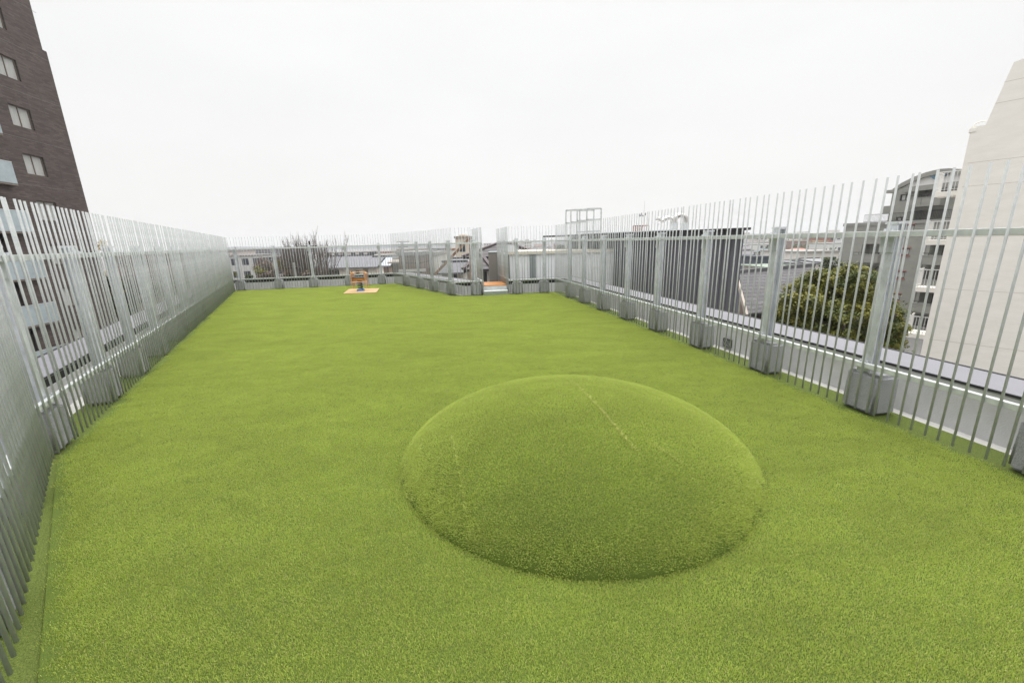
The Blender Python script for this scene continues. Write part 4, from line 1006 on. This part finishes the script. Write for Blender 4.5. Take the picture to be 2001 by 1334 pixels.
# left side behind the brick tower
t = leafy('blossom_tree', 'tree with yellow blossom at the foot of the brick tower behind the left railing', 200, 470, 40, 40, blossom, 2600, .11, 70)
t = bare_tree('bare tree beside the brick tower behind the left railing', 200, 440, 36, .14, 4, .16, seed=9, frac=.2)
for i, (px, yt, Y, w_, lf) in enumerate(((215,540,34,60,dark_leaf),(260,545,37,60,dark_leaf),(310,550,42,60,dark_leaf),(300,500,60,70,pink_leaf),(240,500,55,60,pink_leaf),(360,515,60,70,brown_leaf),(350,545,50,60,dark_leaf),(410,530,60,60,brown_leaf))):
    leafy('roadside_tree', ['dark green tree nearest the brick tower behind the left railing','second dark green tree right of the brick tower','third dark green tree behind the left railing','pale twiggy tree behind the dark green ones','pale twiggy tree just right of the brick tower','brown tree far along behind the left railing','dark green tree far along behind the left railing','brown tree near the far left corner'][i], px, yt, Y, w_, lf, 4500, .16, 80+i, group='trees behind the left railing')
block('brown_flats', 'brown flats with white balconies behind the left railing', 'building', 205, 330, 498, 75, 12, (.22,.16,.145), windows=7, rows=3)
# right hand town, nearer named ones
gable('copper_roof_house', 'house with pale green hip roof behind the tiled house', 1525, 1590, 514, 523.5, 42, (.55,.50,.46), (.30,.36,.29), 8, True)
block('grey_house', 'dark blue-grey box house right of the charcoal block', 'house', 1476, 1507, 507, 48, 8, (.10,.11,.14), windows=1, rows=2)
gable('blue_grey_house', 'low house with blue-grey roof right behind the dark box house', 1467, 1509, 500, 507, 60, (.5,.48,.46), (.16,.17,.20), 8)
block('white_house', 'long white modern house with flat roof below the red roofs', 'house', 1564, 1640, 495, 75, 12, (.60,.57,.53), windows=4, rows=1)
gable('grey_roof_house', 'grey hip-roofed house right of the pale green roof', 1568, 1605, 508, 514, 50, (.58,.56,.52), (.19,.19,.20), 7, True)
gable('grey_roof_house', 'white house with low pale roof left of the grey apartment building', 1600, 1640, 504, 512, 58, (.62,.60,.57), (.30,.30,.31), 8)
gable('brown_house', 'reddish brown house with shallow roof in the middle of the right-hand town', 1530, 1566, 494, 499, 90, (.26,.15,.12), (.22,.16,.15), 9)
gable('red_roof_house', 'house with bright terracotta roof below the cream flats', 1566, 1592, 484, 491, 150, (.5,.45,.4), (.42,.15,.09), 14)
gable('red_roof_house', 'small terracotta-roofed house below the yellow flats', 1600, 1616, 487, 492, 140, (.5,.42,.36), (.42,.14,.08), 10)
block('cream_flats', 'wide cream block of flats on the right-hand skyline', 'building', 1546, 1572, 471, 230, 20, (.55,.49,.38), fac=True)
block('yellow_flats', 'yellow flats with orange balconies left of the red-brown tower', 'building', 1588, 1618, 473, 210, 20, (.62,.48,.28), fac=True)
block('red_brown_tower', 'narrow red-brown tower on the right-hand skyline', 'building', 1620, 1632, 465, 220, 16, (.30,.13,.10), fac=True)
block('white_flats', 'white flats between the red-brown tower and the grey apartment building', 'building', 1633, 1652, 466, 230, 16, (.60,.60,.60), fac=True)
block('grey_tower', 'grey tower pair member with pale edge right of the charcoal block', 'building', 1473, 1478, 463, 420, 16, (.50,.50,.52), fac=True)
block('grey_tower', 'wider grey tower right of the pale-edged one', 'building', 1480, 1488, 463, 450, 20, (.36,.36,.40), fac=True)
leafy('green_hump_tree', 'dark rounded treetop seen above the pale shed', 1097, 479, 120, 24, dark_leaf, 3000, .5, 91)
# scattered small houses and flats out to the horizon
rt = random.Random(21)
HC = [((.58,.55,.51),'white'),((.46,.42,.37),'beige'),((.30,.22,.19),'brown'),((.50,.46,.44),'pale grey'),((.60,.60,.58),'chalk white')]
RC = [((.14,.14,.155),'dark grey'),((.20,.19,.20),'grey'),((.10,.105,.12),'slate'),((.24,.15,.12),'brown'),((.34,.14,.09),'red'),((.16,.20,.23),'blue-grey')]
def zone(x0, x1, Y, lab):
    px = x0
    while px < x1:
        wpx = rt.uniform(8,13)*F/Y*rt.uniform(.8,1.3); 
        hz_ = HZ(px); Yj = Y*rt.uniform(.95,1.05); drop = 1.8-GZ
        if rt.random() < .74:
            h = rt.uniform(5.5,8.0); ye = hz_+(drop-h+2.0)*F/Yj; yr = ye-rt.uniform(1.6,2.6)*F/Yj
            wc, wn = rt.choice(HC); rc2, rn = rt.choice(RC)
            gable('town_house', '%s house with %s roof in the hazy town %s' % (wn, rn, lab), px, px+wpx*.9, yr, ye, Yj, wc, rc2, 8, rt.random() < .5, group='small distant houses')
        else:
            h = rt.uniform(7,10) if Y < 300 else (rt.uniform(8,16) if px > 1400 else rt.uniform(7,11)); yt = hz_+(drop-h)*F/Yj; wc, wn = rt.choice(HC)
            block('town_block', '%s flat-roofed block in the hazy town %s' % (wn, lab), 'building', px, px+wpx*.95, yt, Yj, 10, wc, fac=True, group='distant flat-roofed blocks')
        px += wpx*rt.uniform(.95,1.35)
for Y in (165,205,260,340,450,620): zone(1440, 1665, Y, 'right of the charcoal block')
for Y in (130,180,260,380,560): zone(945, 1125, Y, 'above the pale shed')
for Y in (125,170): zone(600, 945, Y, 'below the blue hill')
for Y in (140,230,400): zone(440, 600, Y, 'behind the bare trees')
# skyline towers
for i in range(19):
    px = rt.choice((rt.uniform(1000,1110), rt.uniform(1440,1650))); Y = rt.uniform(700,1300); wpx = rt.uniform(3,8)
    block('skyline_tower', 'faint tower block on the skyline', 'building', px, px+wpx, HZ(px)-rt.uniform(-2,5), Y, 25, rt.choice(HC)[0], fac=True, group='faint towers on the skyline', cap=False)
# treetops among the houses
for i in range(16):
    px = rt.uniform(1450,1640) if i < 8 else rt.uniform(620,940); Y = rt.uniform(90,220)
    leafy('town_tree', 'small dark treetop among the distant houses', px, HZ(px)+(12.8-8)*F/Y, Y, rt.uniform(6,9)*F/Y, dark_leaf, 700, .45, 100+i, group='treetops among the houses')
# far hills
def hill(name, pts_, Y, dep, c):
    n_ = len(pts_); top = [at(px, py, Y+dep*.5) for px, py in pts_]
    q = MB(); rows = 8; V = []
    rnh = random.Random(2)
    for j in range(rows+1):
        f_ = j/rows; k = math.sin(math.pi*f_)**.7
        for p in top: V.append((p.x, Y+dep*f_, GZ+(p.z-GZ)*k*(1+rnh.uniform(-.05,0))))
    q.add(V, [(j*n_+i, j*n_+i+1, (j+1)*n_+i+1, (j+1)*n_+i) for j in range(rows) for i in range(n_-1)])
    tag(q.build(name, mat(name+' woods', c, .95, var=.35, vs=.02), smooth=True), kind='structure')
hill('hills', [(150,498),(300,490),(430,484.5),(470,481.5),(520,482.5),(600,481),(650,479.5),(700,479),(760,477.5),(820,477.5),(880,479),(940,478.5),(1000,477),(1080,474),(1180,471)], 1500, 500, (.03,.045,.06))
hill('far_hills', [(1150,469),(1300,464),(1420,457.5),(1480,456),(1560,457.5),(1650,455),(1800,452),(2000,447)], 1900, 400, (.03,.045,.06))

seen = {}
for o in list(COL.objects):
    if o.parent is None and 'label' in o and o.get('group') in ('small distant houses','distant flat-roofed blocks','faint towers on the skyline','treetops among the houses'):
        seen.setdefault(o['label'], []).append(o)
# where several share a wording, say how far off and where along the row they stand
for lab, os_ in seen.items():
    if len(os_) < 2: continue
    os_.sort(key=lambda o: o.location.x/o.location.y)
    words = ['leftmost','second from the left','third from the left','fourth from the left','fifth from the left','sixth from the left','seventh from the left','eighth from the left','ninth from the left','tenth from the left']
    n_ = len(os_)
    for i, o in enumerate(os_):
        if i == n_-1: w_ = 'rightmost'
        elif i < (n_+1)//2 and i < 10: w_ = words[i]
        elif n_-1-i < 10: w_ = words[n_-1-i].replace('left', 'right')
        else: w_ = 'one near the middle'
        o['label'] = w_+' '+lab.replace(' in the hazy town', '')

# ---------------------------------------------------------------- haze
q = MB(); q.box(-2600, 2900, -60, 2700, GZ-1.0, 60); hz = q.build('haze', None)
hz.data.materials.clear()
hm = bpy.data.materials.new('haze'); hm.use_nodes = True; t = hm.node_tree; t.nodes.remove(t.nodes['Principled BSDF'])
pv = t.nodes.new('ShaderNodeVolumePrincipled'); pv.inputs['Color'].default_value = (.97,.98,1,1); pv.inputs['Density'].default_value = .00042; pv.inputs['Anisotropy'].default_value = .2
t.links.new(pv.outputs[0], t.nodes['Material Output'].inputs['Volume']); hz.data.materials.append(hm)
tag(hz, kind='stuff')
